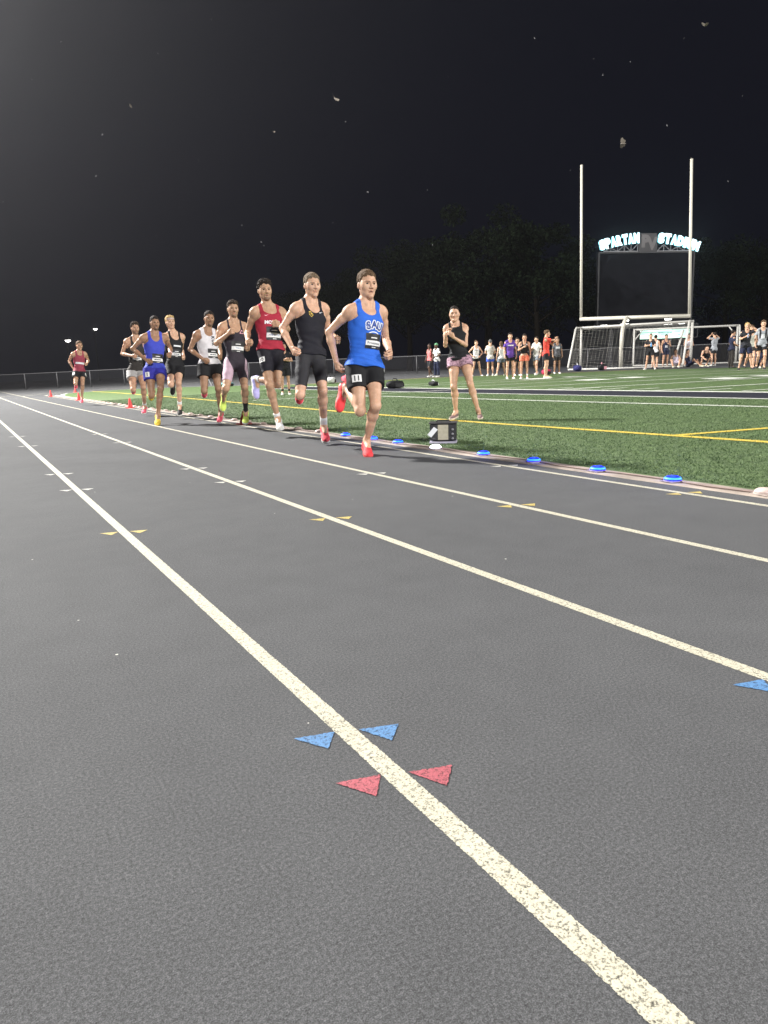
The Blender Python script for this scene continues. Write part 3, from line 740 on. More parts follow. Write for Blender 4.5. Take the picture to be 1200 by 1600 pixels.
    def top_garment(nm, hem, off, flare, mat, neck_f=.88, neck_w=.074, strap=.120, arm_lo=.72, sleeves=False, suit=None, pattern=None, midx=None, loose=.0):
        lo = np.minimum(HM, SM) - pad; hi = np.maximum(HM, SM) + pad
        src = LEGS
        if suit is not None:
            lo = np.minimum(lo, np.minimum(J['KL'], J['KR']) - .1); hi = np.maximum(hi, np.maximum(J['KL'], J['KR']) + .1)
        Dg, x, y, z, l0 = crop(src, lo, hi)
        if loose > 0 or sleeves:
            G = Fld.__new__(Fld); G.lo = l0.astype(np.float32); G.vox = vox; G.n = np.array(Dg.shape); G.D = Dg
            if loose > 0:
                G.ell(at(.30), ((.150 + loose) * sc * b, (.112 + loose) * sc * b, .26 * sc), [sm, fm, u], .06)
            if sleeves:
                G2 = Fld.__new__(Fld); G2.lo, G2.vox, G2.n = G.lo, vox, G.n; G2.D = np.full(G.n, .5, dtype=np.float32)
                for s in 'LR':
                    S_, E_ = J['S' + s], J['E' + s]; G2.cone(S_ * .85 + SM * .15 + u * .01, S_ * .40 + E_ * .60, .064 * sc, .066 * sc, .0)
                    e = E_ - S_; L = np.linalg.norm(e); e = e / L; q = 1 if s == 'L' else -1
                    t = (x - S_[0]) * e[0] + (y - S_[1]) * e[1] + (z - S_[2]) * e[2]; side = (x - SM[0]) * sm[0] + (y - SM[1]) * sm[1] + (z - SM[2]) * sm[2]
                    G2.D = np.where(side * q > 0, np.maximum(G2.D, (t - .62 * L).astype(np.float32)), G2.D)
                sleeve = G2.D
            Dg = G.D
        lx, ly, lw = local(x, y, z, HM, [sm, fm, u])
        w = lw / Lt
        fl_ = np.clip((.62 - w) / .62, 0, 1)
        fold = vnoise(lx * 1.0, ly * 1.0, lw * 2.2, 26 / sc, st.get('seed', 1)) * (.0020 + .0050 * fl_ * (0 if suit is not None else 1) + (.002 if sleeves else 0))
        if suit is None: fold = fold + vnoise(lx * .6, ly * .6, lw * 3.2 + lx * .8, 30 / sc, st.get('seed', 1) + 3) * .0055 * np.clip((.55 - w) / .3, 0, 1)
        d = Dg - (off + flare * fl_ + fold).astype(np.float32)
        if suit is None: d = np.maximum(d, (hem * sc - lw + .006 * np.sin(lx * 30)).astype(np.float32))
        else: d = np.maximum(d, thigh_cut(x, y, z, suit))
        al = np.abs(lx)
        if sleeves:
            neck = np.where(ly > -.02, np.sqrt(np.clip((w - .95) / .12, 0, 1)), np.sqrt(np.clip((w - 1.04) / .06, 0, 1))) * .080 * sc
            d = np.maximum(d, np.where(w > .94, neck - al, -1).astype(np.float32)); d = np.maximum(d, ((w - 1.25) * Lt).astype(np.float32))
            sv_ = sleeve - (fold * .5).astype(np.float32); h__ = np.maximum(.03 - np.abs(d - sv_), 0) / .03; d = np.minimum(d, sv_) - h__ * h__ * .0075
        else:
            fr_ = np.clip((ly + .02) / .05, 0, 1); nf = neck_f * fr_ + (.93) * (1 - fr_)
            neck = neck_w * sc * np.clip(1 - (1 - np.clip((w - nf) / (1.04 - nf), 0, 1)) ** 2.6, 0, 1) ** .5 * (w > nf)
            d = np.maximum(d, np.where(w > nf, neck - al, -.02).astype(np.float32) + np.where(w > nf, 0, (w - nf) * .15).astype(np.float32))
            t = np.clip((w - arm_lo) / (1.0 - arm_lo), 0, 1); lim = (.205 - (.205 - strap) * np.minimum(1, t * 2.1) ** .7) * sc
            d = np.maximum(d, np.where(w > arm_lo, al - lim, -.02).astype(np.float32) + np.where(w > arm_lo, 0, (w - arm_lo) * .1).astype(np.float32))
            d = np.maximum(d, ((w - 1.20) * Lt).astype(np.float32))
        V_, Q_ = surface_nets(np.ascontiguousarray(d.astype(np.float32)), l0, vox)
        cl = V_[Q_].mean(1); l_ = np.stack([(cl - HM) @ sm, (cl - HM) @ fm, (cl - HM) @ u], 1)
        mm = midx(l_, Lt) if midx else None
        o = fast_mesh(nm, V_, Q_, mat if isinstance(mat, list) else [mat], mm, body)
        out['top'] = (o, BVHTree.FromPolygons([tuple(v) for v in V_], Q_.tolist())); return o
    def bottom_garment(nm, tmax, off, mat, w_top=.012, loose=0.0, midx=None, pants=False):
        lo = np.minimum(np.minimum(J['KL'], J['KR']), HM) - .18; hi = np.maximum(np.maximum(J['KL'], J['KR']), HM) + pad
        if pants: lo = np.minimum(lo, np.minimum(J['AL'], J['AR']) - .1); hi = np.maximum(hi, np.maximum(J['AL'], J['AR']) + .1)
        Dg, x, y, z, l0 = crop(LEGS, lo, hi)
        G = Fld.__new__(Fld); G.lo = l0.astype(np.float32); G.vox = vox; G.n = np.array(Dg.shape); G.D = Dg
        if loose > 0:
            for s in 'LR':
                h_, kn = J['H' + s], J['K' + s]; tip = h_ + (kn - h_) * tmax
                q = 1 if s == 'L' else -1
                G.cone(h_ + sp * q * .008, tip + sp * q * .006, (.082 + loose * .3) * sc * b, (.074 + loose) * sc * b, .04)
        if pants:
            for s in 'LR':
                h_, kn, an = J['H' + s], J['K' + s], J['A' + s]; G.cone(h_, kn, .095 * sc, .075 * sc, .03); G.cone(kn, an, .075 * sc, .060 * sc, .03)
        lx, ly, lw = local(x, y, z, HM, [sm, fm, u])
        fold = vnoise(lx, ly, lw, 24 / sc, st.get('seed', 1) + 9) * (.0018 + .006 * min(1, loose * 20 + (.6 if pants else 0)))
        d = G.D - (off + fold).astype(np.float32)
        d = np.maximum(d, (lw - w_top * sc).astype(np.float32))
        if pants:
            for s in 'LR':
                an, kn = J['A' + s], J['K' + s]; e = nz(an - kn); t = (x - an[0]) * e[0] + (y - an[1]) * e[1] + (z - an[2]) * e[2]
                d = np.maximum(d, np.where((x - an[0]) ** 2 + (y - an[1]) ** 2 + (z - an[2]) ** 2 < .04, t, -1).astype(np.float32))
        else: d = np.maximum(d, thigh_cut(x, y, z, tmax))
        V_, Q_ = surface_nets(np.ascontiguousarray(d.astype(np.float32)), l0, vox)
        cl = V_[Q_].mean(1); l_ = np.stack([(cl - HM) @ sm, (cl - HM) @ fm, (cl - HM) @ u], 1)
        o = fast_mesh(nm, V_, Q_, mat if isinstance(mat, list) else [mat], midx(l_, Lt) if midx else None, body)
        out['bot'] = (o, BVHTree.FromPolygons([tuple(v) for v in V_], Q_.tolist())); return o
    if 'top' in st: top_garment(**st['top'])
    if 'bottom' in st: bottom_garment(**st['bottom'])
    # ---- hair
    hr = st.get('hair', 'short')
    if hr:
        t = dict(short=.014, curly=.022, quiff=.016, tied=.007, long=.016, buzz=.005, cap=.014)[hr]
        G = Fld(hd - .20, hd + .20, max(.004, vox * .85))
        G.ell(Hp(0, -.020, .036), ((.075 + t * .7) * hsz, (.095 + t * .7) * hsz, (.085 + t) * hsz), HB, 0)
        if hr in ('curly', 'quiff'): G.ell(Hp(0, .028, .098 if hr == 'curly' else .096), (.066 * hsz, .060 * hsz, (.032 if hr == 'curly' else .026) * hsz), HB, .03)
        if hr == 'tied': G.ell(Hp(0, -.125, .02), (.03, .035, .03), HB, .02); G.cone(Hp(0, -.14, .01), Hp(0, -.135, -.12), .024, .012, .02)
        if hr == 'long': G.ell(Hp(0, -.06, -.05), (.078 * hsz, .055 * hsz, .12 * hsz), HB, .03)
        sl, x, y, z = G.sub(G.lo, G.lo + G.n * G.vox)
        lx, ly, lz = [q / hsz for q in local(x, y, z, hd, HB)]
        amp = dict(short=.0048, curly=.0095, quiff=.0075, tied=.0015, long=.004, buzz=.001, cap=.0)[hr]
        d = G.D - vnoise(lx, ly, lz, 150 if hr == 'curly' else 130, 5) * amp
        # hairline: low at the nape, over the ears, high on the brow
        fr_l = .056 + (ly - .045) * .30 - .25 * np.maximum(0, np.abs(lx) - .050); sd_l = np.where(ly > -.030, -.008 + np.maximum(0, ly - .022) * 3.2, -.008 + (ly + .030) * 1.0)
        line = np.where(ly > .046, fr_l, np.minimum(sd_l, .062))
        if hr != 'cap': d = d + (np.clip((.070 - lz) / .075, 0, 1) * np.where(ly < .05, 1, .4) * (.60 * t)).astype(np.float32) * (0.15 if hr == 'long' else 1)
        if hr == 'long': line = np.where(ly > -.01, line, -.2)
        if hr == 'cap': line = np.where(ly > .0, .035, .015)
        if hr == 'tied': line = np.minimum(line + .006, .075) if False else np.where(ly < -.10, -.3, line)
        line = line + .007 * np.sin(lx * 190 + 2 * np.sin(ly * 90)) * np.sin(ly * 150 + lx * 60)
        d = d + (np.clip(.030 - (lz - line), 0, .030) * (.0 if hr == 'cap' else .42) * (t / .017)).astype(np.float32)
        d = np.maximum(d, ((line - lz) * hsz * .8).astype(np.float32))
        V_, Q_ = surface_nets(np.ascontiguousarray(d.astype(np.float32)), G.lo, G.vox)
        fast_mesh('cap' if hr == 'cap' else 'hair', V_, Q_, [st['cap_mat'] if hr == 'cap' else hcol], None, body)
    # ---- eyes
    if face:
        for q in (-1, 1):
            m_ = MB(); c = Hp(q * .031, .0715, .0002); n1, n2 = 12, 8; r_ = .0115 * hsz
            vs = []; fs = []
            for i in range(n2 + 1):
                for j in range(n1):
                    th = math.pi * i / n2; ph = 2 * math.pi * j / n1
                    vs.append(c + (hf * math.cos(th) + hs_ * math.sin(th) * math.cos(ph) + hu * math.sin(th) * math.sin(ph) * .60) * r_)
            for i in range(n2):
                for j in range(n1): fs.append((i * n1 + j, i * n1 + (j + 1) % n1, (i + 1) * n1 + (j + 1) % n1, (i + 1) * n1 + j))
            mesh_obj('eye', [tuple(v) for v in vs], fs, [M_EYEW, M_IRIS], body, True, [1 if i < 3 else 0 for i in range(n2) for j in range(n1)])
    # ---- shoes and socks
    V0, Q0, m0 = shoe_base(.004 if vox < .0065 else .007)
    for s in 'LR':
        A, T, K = J['A' + s], J['T' + s], J['K' + s]; ta = nz(T - A); sh = nz(K - A)
        n0 = sh - ta * (sh @ ta); n0 = nz(n0); f = nz(ta * math.cos(.29) + n0 * math.sin(.29)); n = nz(n0 * math.cos(.29) - ta * math.sin(.29)); l = nz(np.cross(f, n))
        O = A - (f * .050 + n * .092) * sc; Vs = O + (V0[:, :1] * l + V0[:, 1:2] * f + V0[:, 2:3] * n) * sc * (1.0 if not fem else .93)
        c = st['shoe'] if isinstance(st['shoe'], list) else st['shoe'][s]
        fast_mesh('shoe', Vs, Q0, c, m0, body)
        if st.get('sock'):
            m_ = MB(); ln = st.get('sock_len', .10)
            m_.tube([A - sh * .03, A + sh * .02, A + sh * ln * .6, A + sh * ln], [.040 * sc, .038 * sc, .0385 * sc, .0405 * sc], 14)
            m_.build('sock', [st['sock']], body, True)
    # ---- bib and lettering
    F0 = dict(HM=HM, sm=sm, fm=fm, u=u, Lt=Lt, sc=sc, J=J, body=body, out=out, sp=sp, fp=fp, SM=SM)
    if st.get('bib'):
        x0, w0 = st['bib'].get('at', (0, .40)); sz = st['bib'].get('size', 1.0); bw, bh = .205 * sz, .165 * sz
        dirn = nz(fm + sm * st['bib'].get('turn', 0)); axx = nz(np.cross(u, dirn)) ; axx = axx if axx @ sm > 0 else -axx
        d = Decal(out['top'][1], HM + sm * x0 + u * w0 * Lt, axx, u, dirn)
        d.wob = .0035; d.add(rect_shape(bw, bh, 14, 12), 1, off=.008)
        d.add(rect_shape(bw * .985, bh * .33, 14, 6, 0, -bh * .13), 0, off=.0095)
        nm_ = st['bib'].get('name')
        if nm_: d.add(text_shape(nm_, .01), st['bib'].get('ink', 2), scale=bh * .17, at=(0, -bh * .13), off=.011)
        else:
            for bx, bl in ((-.22, .20), (-.02, .16), (.18, .20)): d.add(rect_shape(bw * bl, bh * .10, 4, 2), 2, at=(bw * bx, -bh * .13), off=.011)
        d.add(rect_shape(bw * .40, bh * .075, 4, 2), 0, at=(0, bh * .22), off=.0095)
        d.add(rect_shape(bw * .26, bh * .05, 4, 2), 0, at=(0, -bh * .41), off=.0095)
        d.build('race_bib', [B_WHITE, B_BLACK, B_INK, B_INKB], body, None)
    return F0
def cam_ray(px, py):
    """direction in the world of a photo pixel, used to set far things at their distance"""
    return (camo.matrix_world.to_3x3() @ Vector(((px - 600) / 1109, (800 - py) / 1109, -1)))
# ------------------------------------------------------------------ goals, scoreboard, fence, trees, far lamps
M_WPOST = plain('post_white', (0.60, 0.575, 0.50), 0.4, var=.05, coat=.2); M_WPOST2 = plain('frame_white', (0.52, 0.51, 0.48), 0.45, var=.06)
gp = empty('football_goal', (0, 0, 0)); tag(gp, 'white gooseneck football goal post with two tall uprights and a crossbar', 'goal post')
gL, gR = Vector((32.87, 31.97, 3.38)), Vector((35.26, 26.25, 3.16)); gm = (gL + gR) / 2; gd = (gR - gL).normalized()
m = MB(); m.tube([gL - gd * .06, gR + gd * .06], .11, 14); m.build('crossbar', [M_WPOST], gp, True)
tilt = Vector((-.012, 0, 1))
for p, hh, tilt in ((gL, 8.6, Vector((-.022, .006, 1))), (gR, 8.0, Vector((-.040, .015, 1)))):
    m = MB(); m.tube([p, p + tilt * hh * .5, p + tilt * hh], [.080, .076, .072], 12); m.lathe([(.088, 0), (.07, .03), (.01, .05)], c=tuple(p + tilt * hh), n=12); m.build('upright', [M_WPOST], gp, True)
bz = Vector((32.55, 28.55, ground_h(32.5, 0))); m = MB(); pts = [bz + Vector((0, 0, 0)), bz + Vector((0, 0, 1.5))]
tgt = gm + Vector((-.15, .25, -.02))
for k in range(1, 9):
    a = k / 8 * math.pi / 2; s = math.sin(a); c = 1 - math.cos(a); p = bz + Vector((0, 0, 1.5)); pts.append(Vector((p.x + (tgt.x - p.x) * c, p.y + (tgt.y - p.y) * c, p.z + (tgt.z - p.z) * s)))
m.tube(pts, .105, 14); m.build('gooseneck', [M_WPOST], gp, True)
def soccer_goal(L, Rr, hgt, depth, label, net=True, top_depth=.9, brace=False, r=.07):
    L, Rr = Vector(L), Vector(Rr); d = (Rr - L).normalized(); n = Vector((d.y, -d.x, 0)); n = n if n.dot(Vector((-.8, -.5, 0))) > 0 else -n
    o = empty('soccer_goal', tuple(L)); tag(o, label, 'soccer goal', 'soccer goals'); z = Vector((0, 0, hgt)); L0 = L.copy(); w_ = Rr - L; L = Vector((0, 0, 0)); Rr = w_
    for p in (L, Rr): m = MB(); m.tube([p, p + z], r, 12); m.build('post', [M_WPOST2], o, True)
    m = MB(); m.tube([L + z - d * r, Rr + z + d * r], r, 12); m.build('crossbar', [M_WPOST2], o, True)
    for p in (L, Rr):
        m = MB(); m.tube([p + z, p + z + n * top_depth * .85 - Vector((0, 0, .02)), p + z + n * top_depth - Vector((0, 0, .12)), p + n * depth * .97 + Vector((0, 0, .2)), p + n * depth * .95 + Vector((0, 0, .06)), p + n * .1 + Vector((0, 0, .04))], r * .75, 10); m.build('side_frame', [M_WPOST2], o, True)
    m = MB(); m.tube([L + n * depth * .95 + Vector((0, 0, .05)), Rr + n * depth * .95 + Vector((0, 0, .05))], r * .7, 10); m.build('ground_bar', [M_WPOST2], o, True)
    if brace:
        for p, q in ((L, 1), (Rr, -1)): m = MB(); m.tube([p + Vector((0, 0, hgt - .75)), p + d * q * .55 + z], r * .6, 8); m.build('brace', [M_WPOST2], o, True)
    if net:
        M_NET = plain('net_cord', (0.30, 0.29, 0.26), 0.7); Ln = w_.length; m = MB(); prof = [z * 1.0, z + n * top_depth - Vector((0, 0, .1)), n * depth * .96 + Vector((0, 0, .1))]
        def pp(t):
            l1 = (prof[1] - prof[0]).length; l2 = (prof[2] - prof[1]).length; s = t * (l1 + l2)
            return prof[0].lerp(prof[1], s / l1) if s < l1 else prof[1].lerp(prof[2], (s - l1) / l2)
        R_ = random.Random(3); na = 30; nb = 22; cw = .004
        for i in range(na + 1):                                       # cords running down the back
            pts = [L + d * (Ln * i / na) + pp(k / 12) - Vector((0, 0, .05 * math.sin(math.pi * k / 12))) for k in range(13)]; m.tube(pts, cw, 4, cap=False)
        for k in range(1, nb + 1):
            pts = [L + d * (Ln * i / 14) + pp(k / nb) - Vector((0, 0, .04 + .05 * math.sin(i * 1.3 + k))) for i in range(15)]; m.tube(pts, cw, 4, cap=False)
        for p in (L, Rr):                                             # the two side nets
            for k in range(1, 20):
                zz = hgt * k / 20; far = top_depth + (depth - top_depth) * (1 - zz / hgt); m.tube([p + Vector((0, 0, zz)), p + n * far * .5 + Vector((0, 0, zz - .05)), p + n * far + Vector((0, 0, zz))], cw * 1.3, 4, cap=False)
            for k in range(1, 9):
                y_ = depth * k / 9; zt = hgt if y_ < top_depth else hgt * (depth - y_) / (depth - top_depth); m.tube([p + n * y_, p + n * y_ + Vector((0, 0, zt))], cw, 4, cap=False)
        m.build('net', [M_NET], o)
    return o
soccer_goal((32.07, 31.14, .39), (34.95, 25.8, .41), 2.42, 2.6, 'large white soccer goal with net, nearer one under the football crossbar', top_depth=1.2)
soccer_goal((39.87, 33.9, .455), (44.0, 29.1, .455), 2.40, 1.8, 'second white soccer goal, farther back with corner braces', net=False, brace=True, r=.065)
# slanted pole leaning by the sign
m = MB(); m.tube([(35.0, 27.0, .45), (35.7, 26.9, 2.45)], .055, 10); tag(m.build('leaning_pole', [M_WPOST2], None, True), 'white pole leaning in the goal mouth in front of the mint sign', 'pole')

# scoreboard
sb_l, sb_r = Vector((47.5, 44.5, 0)), Vector((55.3, 41.2, 0)); sx = (sb_r - sb_l).normalized(); sn = Vector((sx.y, -sx.x, 0)); sn = sn if sn.dot(Vector((-1, -1, 0))) > 0 else -sn
sbm = (sb_l + sb_r) / 2; SW = (sb_r - sb_l).length
sb = empty('scoreboard', (sbm.x, sbm.y, ground_h(sbm.x, 0))); tag(sb, 'dark stadium scoreboard with an arch of lit letters on top', 'scoreboard')
RS = Matrix((sx, -sn, Vector((0, 0, 1)))).transposed()
def onsb(a, n_, z): v = sx * a + sn * n_; return Vector((v.x, v.y, z))
M_SB = plain('scoreboard_face', (0.009, 0.009, 0.012), 1.0, var=.3, scale=1.5); M_SB.node_tree.nodes['Principled BSDF'].inputs['Specular IOR Level'].default_value = .05; M_SBF = plain('scoreboard_frame', (0.018, 0.018, 0.021), 0.6); M_STEEL = plain('truss_steel', (0.16, 0.16, 0.17), 0.5, .4)
zb, zt = 3.3, 9.25
m = MB(); m.box(onsb(0, 0, (zb + zt) / 2), (SW, .5, zt - zb), R=RS, bev=.03); m.build('panel', [M_SB], sb)
m = MB()
for z in (zb, zt): m.box(onsb(0, .27, z), (SW + .1, .12, .12), R=RS)
for a in (-SW / 2, SW / 2): m.box(onsb(a, .27, (zb + zt) / 2), (.12, .12, zt - zb - .13), R=RS)
m.build('frame', [M_SBF], sb)
for a in (-SW * .32, SW * .32): m = MB(); m.box(onsb(a, -.45, zt / 2 - .2), (.35, .35, zt - .4), R=RS); m.build('column', [M_SBF], sb)
m = MB()
for a0, a1, z0, z1 in ((SW * .5, SW * .5 + .75, 2.2, 3.35), (-.75, .7, 2.75, 3.15)):
    m = MB()
    for (pa, pz, qa, qz) in ((a0, z0, a1, z0), (a1, z0, a1, z1), (a1, z1, a0, z1), (a0, z1, a0, z0)): m.tube([onsb(pa, .2, pz), onsb(qa, .2, qz)], .045, 6)
    m.build('lower_frame', [M_SBF], sb)
E_SIGN = emit('letter_glow', (0.62, 0.93, 1.0), 2.6); M_LEDGE = emit('letter_edge', (0.20, 0.55, 0.60), 0.7)
RAD = 14.5; zc = zt + 1.18 - RAD
def arch_letters(word, a0, a1):
    m = MB(); n = len(word); wts = [.55 if c == 'I' else 1.05 if c == 'M' else 1.0 for c in word]; tot = sum(wts); s = 0
    for c, w_ in zip(word, wts):
        t = a0 + (a1 - a0) * (s + w_ / 2) / tot; s += w_; ang = t / RAD; vs, fs = text_shape(c, .085)
        hh = .84; sxx = (a1 - a0) / tot * .95 * w_ / max(.35, (max(v[0] for v in vs) - min(v[0] for v in vs)))
        for off, mi, gr in ((.30, 0, 1.0),):
            P_ = []
            for x, y in vs:
                lx, ly = x * sxx, y * hh; r_ = RAD + ly; aa = ang + lx / RAD; P_.append(onsb(r_ * math.sin(aa), off, zc + r_ * math.cos(aa)))
            m.add(P_, fs, mi); k = len(P_); m.add([p - sn * .14 for p in P_], [f[::-1] for f in fs], 1)
    return m
arch_letters('SPARTAN', -SW / 2 - .05, -.72).build('lit_letters', [E_SIGN, M_LEDGE], sb); arch_letters('STADIUM', .95, SW / 2 + .55).build('lit_letters', [E_SIGN, M_LEDGE], sb)
m = MB(); m.box(onsb(.1, .05, zt + .80), (1.55, .3, 1.5), R=RS, bev=.02); m.build('logo_board', [plain('logo_board', (0.030, 0.029, 0.033), 0.6)], sb)
m = MB()
for ch, ax_, az, sc_ in (('P', -.22, .92, 1.05), ('V', .36, .72, 1.05)):
    vs, fs = text_shape(ch, .07); m.add([onsb(.1 + ax_ + x * sc_, .215 + (.01 if ch == 'V' else 0), zt + az + y * sc_) for x, y in vs], fs)
m.build('logo_letters', [plain('logo_grey', (0.125, 0.118, 0.122), 0.6)], sb)
for q in (-1, 1):
    m = MB()
    lo, hi = (.95, SW / 2 - .2) if q > 0 else (-SW / 2 + .5, -.75)
    m.tube([onsb(lo, .1, zt + .12), onsb(hi, .1, zt + .12)], .05, 6); n = 5; prev = None
    for i in range(n + 1):
        a = lo + (hi - lo) * i / n; top = zc + (RAD - .45) * math.cos(a / RAD); p0, p1 = onsb(a, .1, zt + .12), onsb(a, .1, max(zt + .2, top))
        m.tube([p0, p1], .035, 6)
        if prev is not None: m.tube([prev[0 if i % 2 else 1], (p1 if i % 2 else p0)], .035, 6)
        prev = (p0, p1)
    m.build('truss', [M_STEEL], sb)
# mint sign and lamps below the scoreboard
ms = empty('advert_sign', (48.72, 38.46, 2.85)); tag(ms, 'lit mint green sign board seen through the soccer goals', 'sign')
s0 = Vector((47.82, 39.81, 0)) - Vector((48.72, 38.46, 0)); s1 = -s0; sd = (s1 - s0).normalized(); sN = Vector((sd.y, -sd.x, 0)); sN = sN if sN.dot(Vector((-1, -1, 0))) > 0 else -sN; RM = Matrix((sd, -sN, Vector((0, 0, 1)))).transposed(); LW = (s1 - s0).length * 1.12
E_MINT = emit('sign_mint', (0.62, 0.98, 0.84), 1.0); M_TEAL = plain('sign_teal', (0.15, 0.42, 0.42), 0.5)
m = MB(); m.box((0, 0, 0), (LW, .16, .74), R=RM, bev=.02); m.build('sign_panel', [E_MINT], ms)
m = MB()
for a, z, w_, h_ in ((0, .13, LW * .96, .03), (.05, .06, LW * .28, .07), (-.06, -.03, LW * .22, .04), (-.30 * LW, -.10, LW * .05, .08), (.30 * LW, -.14, LW * .05, .06), (.42 * LW, -.12, LW * .06, .05), (-.18 * LW, -.20, LW * .10, .035), (.0, -.10, LW * .14, .03)):
    m.box(sd * a + sN * .085 + Vector((0, 0, z)), (w_, .012, h_), R=RM)
m.build('sign_marks', [M_TEAL], ms)
for a in (-.4, .4):
    m = MB(); m.box(sd * a * LW + Vector((0, 0, -1.42)) - sN * .1, (.10, .10, 2.1), R=RM); m.build('sign_post', [M_SBF], ms)
E_LAMP = emit('lamp_white', (1.0, 0.99, 0.95), 4.0); M_LH = plain('lamp_housing', (0.30, 0.30, 0.30), 0.5)
lb = empty('lamp_rail', (0, 0, 0)); tag(lb, 'row of small white lamps on a rail under the scoreboard', 'lamps')
for i, (px, py, wd) in enumerate(((944, 509.5, .50), (976, 507.5, .65), (979, 500.5, .35), (1044, 498.5, .50), (1040, 505.5, .30), (1047, 505, .35), (1065, 504.5, .45))):
    d = cam_ray(px, py); p = Vector((0, 0, .842)) + d * (56.5 - i * .35)
    m = MB(); m.box(tuple(p), (wd, .22, .16), R=RM, bev=.04); m.build('lamp', [E_LAMP], lb)
m = MB(); m.tube([Vector((0, 0, .75)) + cam_ray(930, 512) * 57.2, Vector((0, 0, .75)) + cam_ray(1090, 506) * 54.8], .05, 6); m.build('rail', [M_SBF], lb)

# chain-link fence round the outside of the bend
FP = [Vector(p) for p in ((-22, 92), (-9, 83), (2.8, 71.5), (12, 62.5), (20.5, 56), (29, 50), (45, 34), (56, 14))]
fe = empty('chain_link_fence', (0, 0, 0)); tag(fe, 'low chain link fence with grey rail round the outside of the bend', 'fence')
m_mesh, nt, b = new_mat('chain_link'); uv = N(nt, 'ShaderNodeUVMap'); sp = N(nt, 'ShaderNodeSeparateXYZ'); nt.links.new(uv.outputs[0], sp.inputs[0])
a_ = mathn(nt, 'FRACT', mathn(nt, 'MULTIPLY', mathn(nt, 'ADD', sp.outputs[0], sp.outputs[1]), 14.0)); c_ = mathn(nt, 'FRACT', mathn(nt, 'MULTIPLY', mathn(nt, 'SUBTRACT', sp.outputs[0], sp.outputs[1]), 14.0))
nt.links.new(mathn(nt, 'MAXIMUM', mathn(nt, 'LESS_THAN', a_, .10), mathn(nt, 'LESS_THAN', c_, .10)), b.inputs['Alpha']); b.inputs['Base Color'].default_value = (.05, .05, .055, 1); b.inputs['Roughness'].default_value = .5
M_RAIL = plain('fence_rail', (0.10, 0.10, 0.105), 0.55, .2); FH = 1.32
vs, fs, uvs, s = [], [], [], 0
Q = []
for p, q in zip(FP[:-1], FP[1:]):
    k = max(1, int((q - p).length / 3.0))
    for i in range(k): Q.append(p.lerp(q, i / k))
Q.append(FP[-1]); P3 = [Vector((p.x, p.y, zf(p.x))) for p in Q]
for i, p in enumerate(P3):
    if i: s += (p - P3[i - 1]).length
    vs += [tuple(p + Vector((0, 0, .03))), tuple(p + Vector((0, 0, FH)))]; uvs += [(s, 0), (s, FH)]
fs = [(2 * i, 2 * i + 2, 2 * i + 3, 2 * i + 1) for i in range(len(P3) - 1)]
o = mesh_obj('mesh_panel', vs, fs, m_mesh, fe); l = o.data.uv_layers.new(name='UVMap')
for lp in o.data.loops: l.data[lp.index].uv = uvs[lp.vertex_index]
m = MB(); m.tube([p + Vector((0, 0, FH)) for p in P3], .042, 8); m.build('rail', [M_RAIL], fe, True)
for p in P3: m = MB(); m.tube([p - Vector((0, 0, .1)), p + Vector((0, 0, FH + .05))], .045, 8); m.build('fence_post', [M_RAIL], fe, True)

# trees behind the end of the field
def leaf_mat():
    m, nt, b = new_mat('leaf'); f = noise(nt, objco(nt), .8, 3); nt.links.new(ramp(nt, f, [(.3, (0.0025, 0.004, 0.0025)), (.7, (0.008, 0.012, 0.0065))]), b.inputs['Base Color']); b.inputs['Roughness'].default_value = 1.0; b.inputs['Specular IOR Level'].default_value = 0.0; return m
M_LEAF = leaf_mat(); M_BARK = plain('bark', (0.006, 0.005, 0.004), 1.0, bumpy=.5); M_BARK.node_tree.nodes['Principled BSDF'].inputs['Specular IOR Level'].default_value = 0.0
def tree(x, y, H, R_, label, seed, nleaf=9000):
    rg = np.random.default_rng(seed); o = empty('tree', (x, y, zf(min(x, 40)))); tag(o, label, 'tree', 'trees behind the field')
    m = MB(); m.tube([(0, 0, -.1), (.1, 0, H * .25), (0, .15, H * .5), (.1, 0, H * .8)], [.032 * H * .9, .022 * H, .014 * H, .003 * H], 9); tips = []
    for k in range(11):
        a = k * 2.4 + rg.random(); z0 = H * (.22 + .5 * k / 11); ln = R_ * (.55 + .5 * rg.random()); e = (math.cos(a) * ln, math.sin(a) * ln, z0 + ln * (.35 + .4 * rg.random())); m.tube([(0, 0, z0), (e[0] * .5, e[1] * .5, z0 + (e[2] - z0) * .6), e], [.009 * H, .006 * H, .002 * H], 6); tips.append(e)
    m.build('trunk', [M_BARK], o, True)
    cl = [np.array(t) for t in tips] + [np.array((rg.normal() * R_ * .45, rg.normal() * R_ * .45, H * (.45 + .5 * rg.random()))) for _ in range(16)]
    cr = [R_ * (.22 + .22 * rg.random()) for _ in cl]; V = []
    per = nleaf // len(cl)
    for c, r_ in zip(cl, cr):
        d = rg.normal(size=(per, 3)); d /= np.linalg.norm(d, axis=1)[:, None]; p = c + d * (r_ * rg.random((per, 1)) ** .45) * np.array([1, 1, .8]); p = p[p[:, 2] > H * .12]
        n_ = len(p); s_ = .10 + .13 * rg.random((n_, 1)); t1 = rg.normal(size=(n_, 3)); t1 /= np.linalg.norm(t1, axis=1)[:, None]; t2 = np.cross(t1, rg.normal(size=(n_, 3))); t2 /= np.linalg.norm(t2, axis=1)[:, None]
        V.append(np.stack([p - t1 * s_, p + t2 * s_ * .55, p + t1 * s_, p - t2 * s_ * .55], 1))
    V = np.concatenate(V); n_ = len(V); fast_mesh('crown', V.reshape(-1, 3), np.arange(n_ * 4).reshape(-1, 4), [M_LEAF], None, o, None, False)
